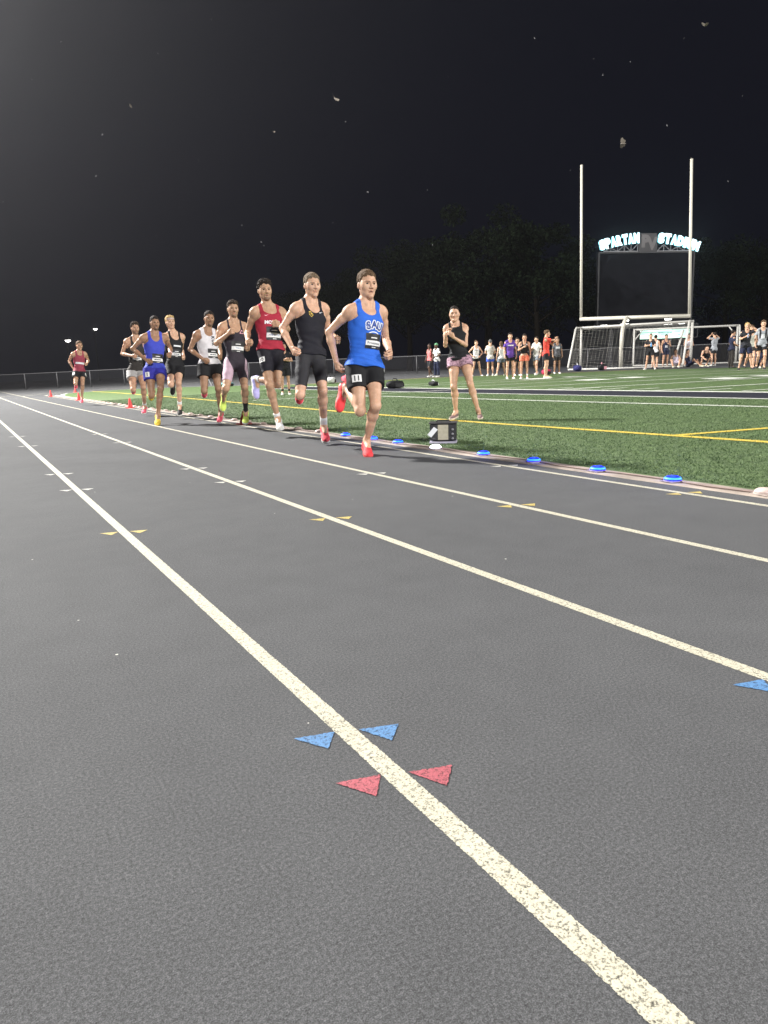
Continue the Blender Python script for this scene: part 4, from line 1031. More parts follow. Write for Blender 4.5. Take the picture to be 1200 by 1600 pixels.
for i, (px, Z, H, R_, lab) in enumerate(((560, 84, 12.0, 5.0, 'dim tree behind the leading runner\'s head'), (640, 78, 12.5, 5.0, 'dim tree just right of the leader'), (705, 72, 12.5, 4.8, 'dim rounded tree behind the clapping woman'), (762, 66, 14.2, 5.0, 'tallest dim tree right of the clapping woman'),
                               (838, 62, 12.0, 4.4, 'tree whose crown shows palest just left of the football goal'), (905, 80, 11.5, 5.0, 'dim tree behind the left goal upright'), (1130, 84, 13.0, 5.0, 'dim tree right of the scoreboard'), (1190, 76, 14.0, 5.5, 'dim tree at the right edge of the picture'), (470, 96, 10.5, 4.5, 'dim tree behind the black singlet runner'))):
    d = cam_ray(px, 560); tree(d.x * Z, d.y * Z, H, R_, lab, 100 + i)
# two far street lamps beyond the fence
def street_lamp(px, py, Z, wd, label):
    p = Vector((0, 0, .842)) + cam_ray(px, py) * Z; o = empty('street_lamp', (p.x, p.y, 0)); tag(o, label, 'street lamp', 'far street lamps')
    m = MB(); m.tube([(0, 1.2, 0), (0, 1.2, p.z - .3), (0, .9, p.z + .25), (0, 0, p.z + .25)], [.11, .09, .07, .06], 8); m.build('pole', [M_SBF], o, True)
    m = MB(); m.lathe([(.05, .32), (wd * .45, .24), (wd * .55, .10), (wd * .5, .06)], c=(0, 0, p.z), n=16); m.build('lamp_head', [M_SBF], o, True)
    m = MB(); m.lathe([(wd * .52, .06), (wd * .45, -.10), (wd * .2, -.22), (.01, -.25)], c=(0, 0, p.z), n=16); m.build('lamp_lens', [emit('street_glow', (1.0, .97, .92), 5.0)], o, True)
street_lamp(149, 514, 118, .62, 'upper of the two far street lamps left of the pack')
street_lamp(106, 532, 98, .75, 'lower of the two far street lamps, just above the last runner')
POSE = {}
POSE['r9']=dict(HL=(3532,6179,870),HR=(3354,6191,870),SL=(3683,6221,1398),SR=(3322,6208,1398),HD=(3525,6211,1642),EL=(3789,6335,1131),WL=(3699,6117,1004),KL=(3415,5937,501),AL=(3451,6202,143),TL=(3382,6036,35),ER=(3194,6420,1212),WR=(3246,6398,935),KR=(3285,6009,457),AR=(3345,6393,676),TR=(3302,6408,526))
POSE['r8']=dict(HL=(3607,7554,1008),HR=(3422,7547,1008),SL=(3751,7630,1542),SR=(3379,7591,1542),HD=(3598,7601,1786),EL=(3858,7774,1275),WL=(3830,7509,1196),KL=(3516,7295,622),AL=(3606,7492,213),TL=(3554,7335,71),ER=(3241,7691,1321),WR=(3248,7469,1101),KR=(3285,7395,581),AR=(3478,7791,723),TR=(3462,7793,575))
POSE['r7']=dict(HL=(3662,8901,1114),HR=(3477,8895,1114),SL=(3782,8958,1610),SR=(3407,8971,1610),HD=(3578,8989,1876),EL=(3775,8790,1382),WL=(3611,8647,1420),KL=(3559,8722,688),AL=(3463,9169,758),TL=(3450,9168,573),ER=(3375,9176,1365),WR=(3281,8942,1248),KR=(3444,8698,684),AR=(3568,8793,248),TR=(3521,8607,144))
POSE['r6']=dict(HL=(3803,10710,987),HR=(3619,10716,987),SL=(3934,10793,1543),SR=(3562,10780,1543),HD=(3760,10792,1798),EL=(4043,11041,1373),WL=(3970,10807,1245),KL=(3718,10402,640),AL=(3801,10654,264),TL=(3738,10508,116),ER=(3456,10782,1288),WR=(3567,10546,1416),KR=(3451,10469,622),AR=(3557,10907,526),TR=(3533,10907,349))
POSE['r5']=dict(HL=(3820,12098,995),HR=(3638,12104,995),SL=(3939,12164,1505),SR=(3570,12152,1505),HD=(3803,12141,1755),EL=(4012,12359,1266),WL=(3949,12124,1140),KL=(3775,11857,598),AL=(3856,12066,202),TL=(3777,11926,59),ER=(3454,12209,1257),WR=(3582,11953,1090),KR=(3558,11944,564),AR=(3713,12352,696),TR=(3690,12355,532))
POSE['r4']=dict(HL=(3795,14267,1002),HR=(3611,14242,1002),SL=(3931,14366,1577),SR=(3565,14288,1577),HD=(3719,14360,1845),EL=(3946,14583,1341),WL=(3919,14340,1209),KL=(3665,13930,696),AL=(3695,14093,264),TL=(3642,13947,111),ER=(3598,14540,1381),WR=(3663,14284,1297),KR=(3514,13923,666),AR=(3667,14356,721),TR=(3653,14357,572))
POSE['r3']=dict(HL=(3114,12984,953),HR=(2932,12984,953),SL=(3259,13047,1502),SR=(2891,13022,1502),HD=(3106,13025,1740),EL=(3396,13268,1321),WL=(3325,13027,1213),KL=(3015,12658,634),AL=(2942,12707,187),TL=(2893,12556,43),ER=(2704,13110,1313),WR=(2858,12857,1118),KR=(2897,12856,506),AR=(3017,13266,664),TR=(2990,13268,495))
POSE['r2']=dict(HL=(3430,16023,936),HR=(3245,16023,936),SL=(3590,16113,1579),SR=(3216,16087,1579),HD=(3417,16107,1845),EL=(3709,16310,1355),WL=(3594,16078,1254),KL=(3379,15681,612),AL=(3418,15916,215),TL=(3357,15750,88),ER=(3106,16126,1318),WR=(3239,15835,1267),KR=(3176,15734,567),AR=(3303,16152,722),TR=(3276,16155,573))
POSE['r1']=dict(HL=(3434,24311,1035),HR=(3250,24292,1035),SL=(3585,24393,1583),SR=(3216,24328,1583),HD=(3436,24351,1835),EL=(3691,24625,1388),WL=(3606,24382,1285),KL=(3357,24031,661),AL=(3329,24270,265),TL=(3292,24120,112),ER=(3115,24554,1379),WR=(3183,24400,1159),KR=(3152,24008,669),AR=(3241,24448,783),TR=(3224,24448,625))
POSE['w']=dict(HL=(6540,8665,934),HR=(6417,8768,934),SL=(6608,8733,1402),SR=(6372,8905,1402),HD=(6476,8828,1605),EL=(6548,8649,1144),WL=(6304,8616,1254),KL=(6487,8467,578),AL=(6582,8410,192),TL=(6508,8257,109),ER=(6304,8826,1145),WR=(6226,8705,1295),KR=(6330,8665,546),AR=(6434,8758,169),TR=(6282,8673,96))
FB = lambda n, c, **k: fabric(n, c, **k)
C_BLACK = FB('cloth_black', (0.012, 0.012, 0.014)); C_CHAR = FB('cloth_charcoal', (0.030, 0.030, 0.034)); C_BLUE = FB('cloth_blue', (0.028, 0.135, 0.62))
C_ROYAL = FB('cloth_royal', (0.045, 0.065, 0.46)); C_NAVYB = FB('cloth_dark_royal', (0.030, 0.030, 0.30)); C_MAROON = FB('cloth_maroon', (0.34, 0.022, 0.045)); C_WHITE = FB('cloth_white', (0.66, 0.64, 0.68))
C_PLUM = FB('cloth_plum_black', (0.032, 0.026, 0.036)); C_LILAC = FB('cloth_lilac', (0.50, 0.36, 0.44)); C_GREY = FB('cloth_grey', (0.34, 0.33, 0.33)); C_DKBROWN = FB('cloth_dark', (0.030, 0.026, 0.024))
SOLE_W = plain('sole_white', (0.70, 0.70, 0.66), 0.5, var=0.05); SOLE_D = plain('sole_dark', (0.03, 0.03, 0.03), 0.6)
def shoe(n, c, sole=SOLE_W): u_ = fabric('shoe_' + n, c); return [sole, u_, plain('lace_' + n, tuple(min(1, q * .6 + .15) for q in c), 0.7)]
SH_RED = shoe('red', (0.80, 0.06, 0.07), plain('sole_red', (0.62, 0.07, 0.07), 0.5)); SH_CORAL = shoe('coral', (0.80, 0.09, 0.12)); SH_PINK = shoe('pink', (0.80, 0.12, 0.18)); SH_WHITE = shoe('white', (0.62, 0.62, 0.60)); SH_LILAC = shoe('lilac', (0.42, 0.40, 0.72))
SH_LIME = shoe('lime', (0.62, 0.80, 0.16)); SH_YEL = shoe('yellow', (0.80, 0.58, 0.07), plain('sole_yellow', (0.72, 0.52, 0.08), 0.5)); SH_BLKW = shoe('black', (0.03, 0.03, 0.03)); SH_TAUPE = shoe('taupe', (0.19, 0.125, 0.125), plain('sole_tan', (0.66, 0.56, 0.48), 0.6))
SOCK_W = fabric('sock_white', (0.70, 0.70, 0.70)); SOCK_B = fabric('sock_black', (0.02, 0.02, 0.02))
GRP = 'runners in the race pack'
LET_W = plain('letter_white', (0.74, 0.76, 0.80), 0.6, var=0.03); LET_NAVY = plain('letter_navy', (0.02, 0.05, 0.26), 0.6); LET_PINK = plain('letter_pink', (0.76, 0.36, 0.42), 0.6); LET_GOLD = plain('crest_gold', (0.62, 0.42, 0.05), 0.5); LET_BLK = B_BLACK; LET_GREY = plain('letter_grey', (0.10, 0.10, 0.12), 0.6)
HAND_FIST = dict(curl=.9)

# leader
J = POSE['r9']
R9 = person('leading runner in bright blue singlet and black shorts, red spikes on his feet', GRP, J, 1.89,
    dict(hy=-7, skin='fair', hair='short', hair_col='brown', mouth_open=True, seed=3, nod=-.06,
         top=dict(nm='singlet', hem=-.005, off=.006, flare=.027, mat=C_BLUE, neck_f=.90, neck_w=.076, strap=.124, arm_lo=.74),
         bottom=dict(nm='shorts', tmax=.52, off=.007, mat=C_BLACK, loose=.010, w_top=.0),
         shoe=SH_RED, bib=dict(at=(.02, .44), size=.86, name='Pronovost', turn=.12), handL=dict(curl=.75), handR=dict(curl=.62)), vox=.0046, contact=0.0)
def decal_on(F, which, O, dirn, upv=None):
    u_ = F['u'] if upv is None else nz(upv); d_ = nz(np.asarray(dirn) - u_ * (np.asarray(dirn) @ u_)); ax = nz(np.cross(u_, d_)); ax = ax if ax @ F['sm'] > -0.2 else -ax
    return Decal(F['out'][which][1], O, ax, u_, d_)
def chest(F, x, w): return F['HM'] + F['sm'] * x + F['u'] * (w * F['Lt'])
d = decal_on(R9, 'top', chest(R9, .02, .71), R9['fm'] + R9['sm'] * .1)
for i, ch in enumerate('SAU'):
    d.add(text_shape(ch, .14), 0, scale=.092, at=(-.064 + .064 * i, .012 if i == 1 else 0), off=.003, rot=(.16, 0, -.16)[i])
    d.add(text_shape(ch, .025), 1, scale=.074, at=(-.064 + .064 * i, .012 if i == 1 else 0), off=.005, rot=(.16, 0, -.16)[i])
d.add(rect_shape(.12, .010, 8, 2), 0, at=(0, -.056), off=.003, arc=.10)
d.build('lettering', [LET_W, LET_NAVY], R9['out']['top'][0], None)
def hip_number(F, side, t, txt, turn, size=.075, back=B_WHITE, ink=B_BLACK):
    h_, kn = F['J']['H' + side], F['J']['K' + side]; q = 1 if side == 'L' else -1
    d = decal_on(F, 'bot', h_ + (kn - h_) * t, F['fp'] + F['sp'] * q * turn, h_ - kn)
    d.add(rect_shape(size * (.62 + .3 * len(txt)), size, 8, 6), 0, off=.005); d.add(text_shape(txt, .03), 1, scale=size * .72, off=.007)
    d.build('hip_number', [back, ink], F['out']['bot'][0], None)
hip_number(R9, 'R', .36, '11', .5); hip_number(R9, 'L', .12, '11', 3.0, .07)
# second: tall, black singlet with gold crest, charcoal half tights
J = POSE['r8']
R8 = person('tall runner in plain black singlet with a small gold crest, right behind the blue-shirted leader', GRP, J, 1.96,
    dict(hy=-3, headk=.97, skin='fair', hair='short', hair_col='sandy', seed=5, nod=-.12,
         top=dict(nm='singlet', hem=.0, off=.005, flare=.012, mat=FB('cloth_black_blue', (0.013, 0.013, 0.019)), neck_f=.86, neck_w=.074, strap=.112, arm_lo=.70),
         bottom=dict(nm='half_tights', tmax=.80, off=.004, mat=C_CHAR), shoe=SH_CORAL, sock=SOCK_W, sock_len=.12, handR=dict(curl=.85)), vox=.005)
d = decal_on(R8, 'top', chest(R8, -.055, .82), R8['fm'])
d.add(([(0, -.034), (-.026, -.010), (-.028, .028), (0, .034), (.028, .028), (.026, -.010)], [(0, 1, 2, 3), (0, 3, 4, 5)]), 0, off=.003)
d.add(([(0, -.026), (-.019, -.006), (-.020, .021), (0, .026), (.020, .021), (.019, -.006)], [(0, 1, 2, 3), (0, 3, 4, 5)]), 1, off=.0045)
d.add(([(-.016, .012), (-.004, .016), (.014, .004), (.008, -.014), (-.002, -.002), (-.010, -.012), (-.008, .002)], [(0, 1, 6), (1, 2, 4), (1, 4, 6), (2, 3, 4), (4, 5, 6)]), 0, off=.006)
d.build('crest', [LET_GOLD, LET_BLK], R8['out']['top'][0], None)
SWOOSH = ([(-.030, .004), (-.026, -.008), (-.016, -.012), (.032, .012), (-.012, -.002), (-.022, -.001)], [(0, 1, 5), (1, 2, 5), (5, 2, 4), (2, 3, 4)])
d = decal_on(R8, 'top', chest(R8, .075, .88), R8['fm']); d.add(SWOOSH, 0, off=.003); d.build('chest_mark', [LET_W], R8['out']['top'][0], None)

# third: maroon singlet
J = POSE['r7']
R7 = person('runner in a maroon singlet with white chest lettering and black half tights', GRP, J, 1.96,
    dict(hy=-9, skin='olive', hair='curly', hair_col='dark', headk=.95, beard='goatee', mouth_open=True, seed=7,
         top=dict(nm='singlet', hem=.0, off=.006, flare=.014, mat=C_MAROON, neck_f=.90, neck_w=.086, strap=.128, arm_lo=.68),
         bottom=dict(nm='half_tights', tmax=.66, off=.004, mat=FB('cloth_black_violet', (0.014, 0.013, 0.020))), shoe=dict(L=SH_LILAC, R=SH_WHITE), sock=SOCK_W, sock_len=.07,
         bib=dict(at=(.02, .40), size=1.02, name='Alvarez-Roy', ink=3)), vox=.0052)
d = decal_on(R7, 'top', chest(R7, -.01, .68), R7['fm'] + R7['sm'] * .1); d.add(text_shape('MOROS', .05), 0, scale=.046, off=.004); d.build('lettering', [LET_W], R7['out']['top'][0], None)
d = decal_on(R7, 'top', chest(R7, -.065, .86), R7['fm']); d.add(SWOOSH, 0, off=.003, scale=1.1); d.build('chest_mark', [LET_PINK], R7['out']['top'][0], None)
hip_number(R7, 'R', .32, '10', 1.6, .07)

# fourth: black speedsuit with lilac flanks
J = POSE['r6']
def suit_panels(l, Lt): return np.where((np.abs(l[:, 0]) > np.interp(l[:, 2], [-.5, -.30, -.12, .02, .12, .16], [.115, .115, .075, .125, .15, .4])) & (l[:, 2] < .15), 1, 0)
R6 = person('runner in a dark speedsuit with pale lilac side panels and lime shoes', GRP, J, 1.95,
    dict(hy=-7, skin='olive', hair='quiff', hair_col='darkbrown', headk=.90, beard='goatee', seed=11, sleeves=['L'],
         top=dict(nm='speedsuit', hem=0, off=.004, flare=0, mat=[C_PLUM, C_LILAC], neck_f=.80, neck_w=.080, strap=.106, arm_lo=.66, suit=.74, midx=suit_panels), shoe=SH_LIME,
         bib=dict(at=(.02, .42), size=1.0, name='Thierry', ink=3)), vox=.0056)
d = decal_on(R6, 'top', chest(R6, .082, .82), R6['fm']); d.add(([(-.036, -.026), (.036, -.026), (.010, .030), (-.002, .030)], [(0, 1, 2, 3)]), 0, off=.003); d.build('chest_mark', [LET_PINK], R6['out']['top'][0], None)

# fifth: white singlet
J = POSE['r5']
R5 = person('runner in a white singlet with dark vertical lettering and loose black shorts', GRP, J, 1.93,
    dict(hy=-6, skin='brown', hair='short', hair_col='dark', headk=.91, beard='goatee', seed=13, nod=-.12,
         top=dict(nm='singlet', hem=-.005, off=.008, flare=.018, mat=C_WHITE, neck_f=.90, neck_w=.064, strap=.120, arm_lo=.68),
         bottom=dict(nm='shorts', tmax=.48, off=.008, mat=C_BLACK, loose=.018), shoe=SH_PINK,
         bib=dict(at=(.05, .34), size=.95)), vox=.006)
d = decal_on(R5, 'top', chest(R5, .045, .74), R5['fm'] + R5['sm'] * .1)
for i, ch in enumerate('KUR'): d.add(text_shape(ch, .05), 0, scale=.055, at=(0, .055 - .055 * i), off=.004, rot=-1.57)
d.build('lettering', [LET_BLK], R5['out']['top'][0], None)

# sixth: blond with a headband, all in black
J = POSE['r4']
R4 = person('blond runner with a pale headband, wearing black singlet and black shorts', GRP, J, 1.96,
    dict(hy=2, skin='fair', hair='quiff', hair_col='blond', headk=.91, seed=17,
         top=dict(nm='singlet', hem=0, off=.006, flare=.012, mat=C_BLACK, neck_f=.86, neck_w=.076, strap=.112, arm_lo=.68),
         bottom=dict(nm='shorts', tmax=.55, off=.006, mat=C_BLACK, loose=.008), shoe=SH_BLKW, sock=SOCK_W, sock_len=.08,
         bib=dict(at=(.0, .42), size=.9)), vox=.006)
d = decal_on(R4, 'top', chest(R4, .02, .66), R4['fm']); d.add(rect_shape(.15, .030, 8, 2), 0, off=.004); d.build('chest_band', [LET_W], R4['out']['top'][0], None)
m_ = MB(); hb = R4
def headband(F, J, hy, H, mat, headk=.91):
    sc = H / 1.8; hd = np.array(J['HD'], float) / 1000 - np.array(F['body'].location); a = math.radians(hy); f = np.array([math.sin(a), -math.cos(a), 0.0]); s_ = np.array([math.cos(a), math.sin(a), 0]); k = 1.07 * headk * (.35 + .65 * sc)
    m = MB(); n = 28; vs = []; fs = []
    for i in range(n):
        t = 2 * math.pi * i / n; c, q = math.cos(t), math.sin(t)
        for r_, z_ in ((1.02, -.010), (1.05, 0.0), (1.05, .012), (1.01, .022)):
            vs.append(tuple(hd + (s_ * .076 * c * r_ + f * (-.016 + .098 * q * r_) + np.array([0, 0, .052 + z_ + .012 * q])) * k))
    for i in range(n):
        for j in range(3): b = (i + 1) % n; fs.append((i * 4 + j, b * 4 + j, b * 4 + j + 1, i * 4 + j + 1))
    m.add(vs, fs); m.build('headband', [mat], F['body'], True)
headband(R4, POSE['r4'], 2, 1.96, FB('headband', (0.55, 0.42, 0.38)))

# seventh: royal blue kit, yellow shoes
J = POSE['r3']
R3 = person('runner in a royal blue singlet and split shorts with bright yellow shoes', GRP, J, 1.93,
    dict(hy=2, skin='brown', hair='short', hair_col='dark', headk=.86, beard='goatee', mouth_open=True, seed=19,
         top=dict(nm='singlet', hem=-.005, off=.006, flare=.010, mat=C_ROYAL, neck_f=.84, neck_w=.070, strap=.116, arm_lo=.70),
         bottom=dict(nm='split_shorts', tmax=.42, off=.007, mat=C_NAVYB, loose=.024), shoe=SH_YEL,
         bib=dict(at=(.03, .32), size=.95)), vox=.006)
hip_number(R3, 'R', .26, '1', .7, .085); hip_number(R3, 'L', .02, '1', 2.2, .08)
mb = MB(); w_ = np.array(POSE['r3']['WL'], float) / 1000 - np.array(R3['body'].location); e_ = np.array(POSE['r3']['EL'], float) / 1000 - np.array(R3['body'].location); q_ = nz(e_ - w_)
mb.tube([w_ + q_ * .015, w_ + q_ * .045], .033, 14); mb.build('watch', [plain('watch_pink', (0.75, 0.45, 0.45), 0.4)], R3['body'], True)

# eighth: dark singlet and pale shorts
J = POSE['r2']
R2 = person('bearded runner in dark singlet and pale grey shorts, half behind the royal blue runner', GRP, J, 1.96,
    dict(hy=2, skin='tan', hair='curly', hair_col='darkbrown', headk=.91, beard='full', seed=23,
         top=dict(nm='singlet', hem=0, off=.006, flare=.012, mat=C_DKBROWN, neck_f=.86, neck_w=.074, strap=.112, arm_lo=.68),
         bottom=dict(nm='shorts', tmax=.40, off=.007, mat=C_GREY, loose=.016), shoe=SH_PINK, sock=SOCK_W, sock_len=.07,
         bib=dict(at=(.0, .44), size=.9)), vox=.007)

# last: far back alone
J = POSE['r1']
R1 = person('last runner, alone far behind the pack, in maroon vest with white chest band', GRP, J, 1.96,
    dict(hy=10, skin='tan', hair='short', hair_col='brown', seed=29,
         top=dict(nm='singlet', hem=0, off=.006, flare=.010, mat=FB('cloth_wine', (0.30, 0.045, 0.075)), neck_f=.88, neck_w=.074, strap=.116, arm_lo=.70),
         bottom=dict(nm='shorts', tmax=.52, off=.007, mat=C_BLACK, loose=.012), shoe=SH_PINK), vox=.009, face=True)
d = decal_on(R1, 'top', chest(R1, .0, .46), R1['fm']); d.add(rect_shape(.26, .055, 10, 2), 0, off=.005); d.build('chest_band', [LET_W], R1['out']['top'][0], None)
hip_number(R1, 'R', .3, '9', 1.2, .09); hip_number(R1, 'L', .3, '9', 1.2, .09)

# clapping woman on the turf
J = POSE['w']
nt_pat, nt, b = new_mat('cloth_floral'); co = objco(nt)
v = N(nt, 'ShaderNodeTexVoronoi', Scale=34.0); v.feature = 'F1'; wn = N(nt, 'ShaderNodeTexNoise', Scale=22.0, Detail=3.0)
nt.links.new(co, wn.inputs['Vector']); nt.links.new(mixc(nt, .12, co, wn.outputs['Color']), v.inputs['Vector'])
c1 = ramp(nt, v.outputs['Distance'], [(0.30, (0.66, 0.42, 0.52)), (0.50, (0.58, 0.37, 0.47)), (0.62, (0.14, 0.085, 0.12)), (0.85, (0.50, 0.32, 0.40))])
nt.links.new(mixc(nt, .5, c1, ramp(nt, noise(nt, co, 18.0, 4), [(0.35, (0.30, 0.18, 0.26)), (0.6, (0.9, 0.8, 0.85))]), 'MULTIPLY'), b.inputs['Base Color']); b.inputs['Roughness'].default_value = 0.75
WOM = person('woman in a black tank top and pink floral shorts clapping on the turf', 'people watching', J, 1.70,
    dict(hy=-40, skin='fair', hair='tied', hair_col='dark', female=True, seed=31, curl=.45, headk=.90, bulk=1.07,
         top=dict(nm='tank_top', hem=-.02, off=.005, flare=.008, mat=FB('cloth_black_tank', (0.014, 0.015, 0.017)), neck_f=.99, neck_w=.070, strap=.105, arm_lo=.70),
         bottom=dict(nm='shorts', tmax=.29, off=.006, mat=nt_pat, loose=.014, w_top=.045), shoe=SH_TAUPE,
         handL=dict(curl=.42, dir=(-.75, -.1, .55), thumb=(0, -.6, 1)), handR=dict(curl=.40, dir=(.35, -.1, .85), thumb=(-.5, -.6, .3))), vox=.005, contact=.062)
w_ = np.array(POSE['w']['WL'], float) / 1000 - np.array(POSE['w']['EL'], float) / 1000
# ------------------------------------------------------------------ people by the far end of the field
def bg_pose(x, y, H, face, arms='down', legs='stand', lean=0.0, sit=None):
    a = math.radians(face); f = np.array([math.sin(a), -math.cos(a), 0]); s = np.array([math.cos(a), math.sin(a), 0]); k = H / 1.8
    b = np.array([x, y, ground_h(x, y)]); L = {}
    def P(n, p): L[n] = (b + (s * p[0] + f * p[1] + np.array([0, 0, p[2]])) * k) * 1000
    q = {}
    if sit == 'floor':
        q.update(HL=(.09, 0, .13), HR=(-.09, 0, .13), SL=(.17, -.12 + lean, .60), SR=(-.17, -.12 + lean, .60), HD=(0, -.10 + lean * 1.4, .84), KL=(.22, .34, .40), KR=(-.22, .34, .40), AL=(.14, .66, .10), AR=(-.14, .66, .10), TL=(.16, .86, .04), TR=(-.16, .86, .04),
                 EL=(.28, .02 + lean, .40), ER=(-.28, .02 + lean, .40), WL=(.22, .24, .40), WR=(-.22, .24, .40))
        if arms == 'back': q.update(EL=(.26, -.28, .36), ER=(-.26, -.28, .36), WL=(.26, -.38, .12), WR=(-.26, -.38, .12))
    elif sit == 'squat':
        q.update(HL=(.09, -.15, .40), HR=(-.09, -.15, .40), SL=(.17, .12, .80), SR=(-.17, .12, .80), HD=(0, .22, .98), KL=(.22, .26, .50), KR=(-.22, .26, .50), AL=(.15, -.05, .10), AR=(-.15, -.05, .10), TL=(.18, .15, .03), TR=(-.18, .15, .03),
                 EL=(.30, .22, .56), ER=(-.30, .22, .56), WL=(.22, .40, .42), WR=(-.22, .40, .42))
    else:
        q.update(HL=(.085, 0, .93), HR=(-.085, 0, .93), SL=(.172, lean, 1.44), SR=(-.172, lean, 1.44), HD=(0, .03 + lean * 1.5, 1.675 - abs(lean) * .1))
        lg = dict(stand=((.11, .02, .50), (.12, -.01, .095), (-.11, .02, .50), (-.12, -.01, .095)), wide=((.17, .03, .50), (.26, -.02, .095), (-.14, .03, .50), (-.20, -.02, .095)),
                  walk=((.10, .20, .52), (.10, .16, .10), (-.10, .02, .50), (-.10, -.30, .14)), step=((.10, .24, .62), (.10, .14, .24), (-.10, .0, .50), (-.11, -.03, .095)))[legs]
        for n_, v in zip(('KL', 'AL', 'KR', 'AR'), lg): q[n_] = v
        for c in 'LR': q['T' + c] = (q['A' + c][0] * 1.15, q['A' + c][1] + .185, max(.03, q['A' + c][2] - .065))
        ar = dict(down=((.23, -.02, 1.16), (.24, .08, .92)), hips=((.38, -.10, 1.20), (.20, .06, 1.03)), crossed=((.26, .08, 1.18), (-.02, .26, 1.20)), phone=((.24, .06, 1.17), (.06, .30, 1.27)),
                  head=((.38, .10, 1.50), (.12, .10, 1.70)), belly=((.25, .0, 1.16), (.08, .22, 1.08)), behind=((.25, -.14, 1.18), (.10, -.22, 1.00)))
        L1, R1_ = (arms if isinstance(arms, tuple) else (arms, arms))
        if L1 in ar: q['EL'], q['WL'] = ar[L1]
        if R1_ in ar: e, w_ = ar[R1_]; q['ER'], q['WR'] = (-e[0], e[1], e[2]), (-w_[0], w_[1], w_[2] + (.03 if R1_ == 'crossed' else 0))
        if L1 == 'across': q['EL'], q['WL'] = (.02, .30, 1.42), (-.26, .28, 1.46)
        if R1_ == 'across': q['ER'], q['WR'] = (-.02, .30, 1.42), (.26, .30, 1.50)
        if R1_ == 'hook': q['ER'], q['WR'] = (-.28, .14, 1.28), (-.06, .30, 1.36)
        if R1_ == 'brow': q['ER'], q['WR'] = (-.34, .22, 1.50), (-.10, .22, 1.66)
        if L1 == 'hook': q['EL'], q['WL'] = (.28, .14, 1.28), (.06, .30, 1.36)
        if L1 == 'brow': q['EL'], q['WL'] = (.34, .22, 1.50), (.10, .22, 1.66)
    for n_, v in q.items(): P(n_, v)
    return L
CW = FB('tee_white', (0.70, 0.69, 0.68)); CGY = FB('tee_grey', (0.32, 0.34, 0.37)); CDG = FB('tee_dark_grey', (0.09, 0.09, 0.10)); CPU = FB('tee_purple', (0.11, 0.05, 0.30)); COR = FB('tee_orange_red', (0.75, 0.075, 0.055)); CSAL = FB('vest_salmon', (0.72, 0.20, 0.20))
CBL = FB('shorts_blue', (0.05, 0.11, 0.60)); CORG = FB('shorts_orange', (0.75, 0.20, 0.12)); CSLATE = FB('shorts_slate', (0.17, 0.19, 0.22)); CNV = FB('cloth_navy', (0.018, 0.022, 0.05)); CPINK = FB('sleeve_pink', (0.60, 0.28, 0.30))
def tee(mat, **k): return dict(dict(nm='t_shirt', hem=-.10, off=.010, flare=.018, mat=mat, sleeves=True), **k)
def vest(mat, **k): return dict(dict(nm='singlet', hem=-.04, off=.007, flare=.014, mat=mat, arm_lo=.70), **k)
def shorts(mat, t=.50, loose=.022): return dict(nm='shorts', tmax=t, off=.009, mat=mat, loose=loose)
CGRP = 'people standing by the goals'
SH_WH2 = SH_WHITE; SH_CREAM = shoe('cream', (0.62, 0.58, 0.40)); SH_DK = shoe('dark', (0.04, 0.04, 0.045), SOLE_D)
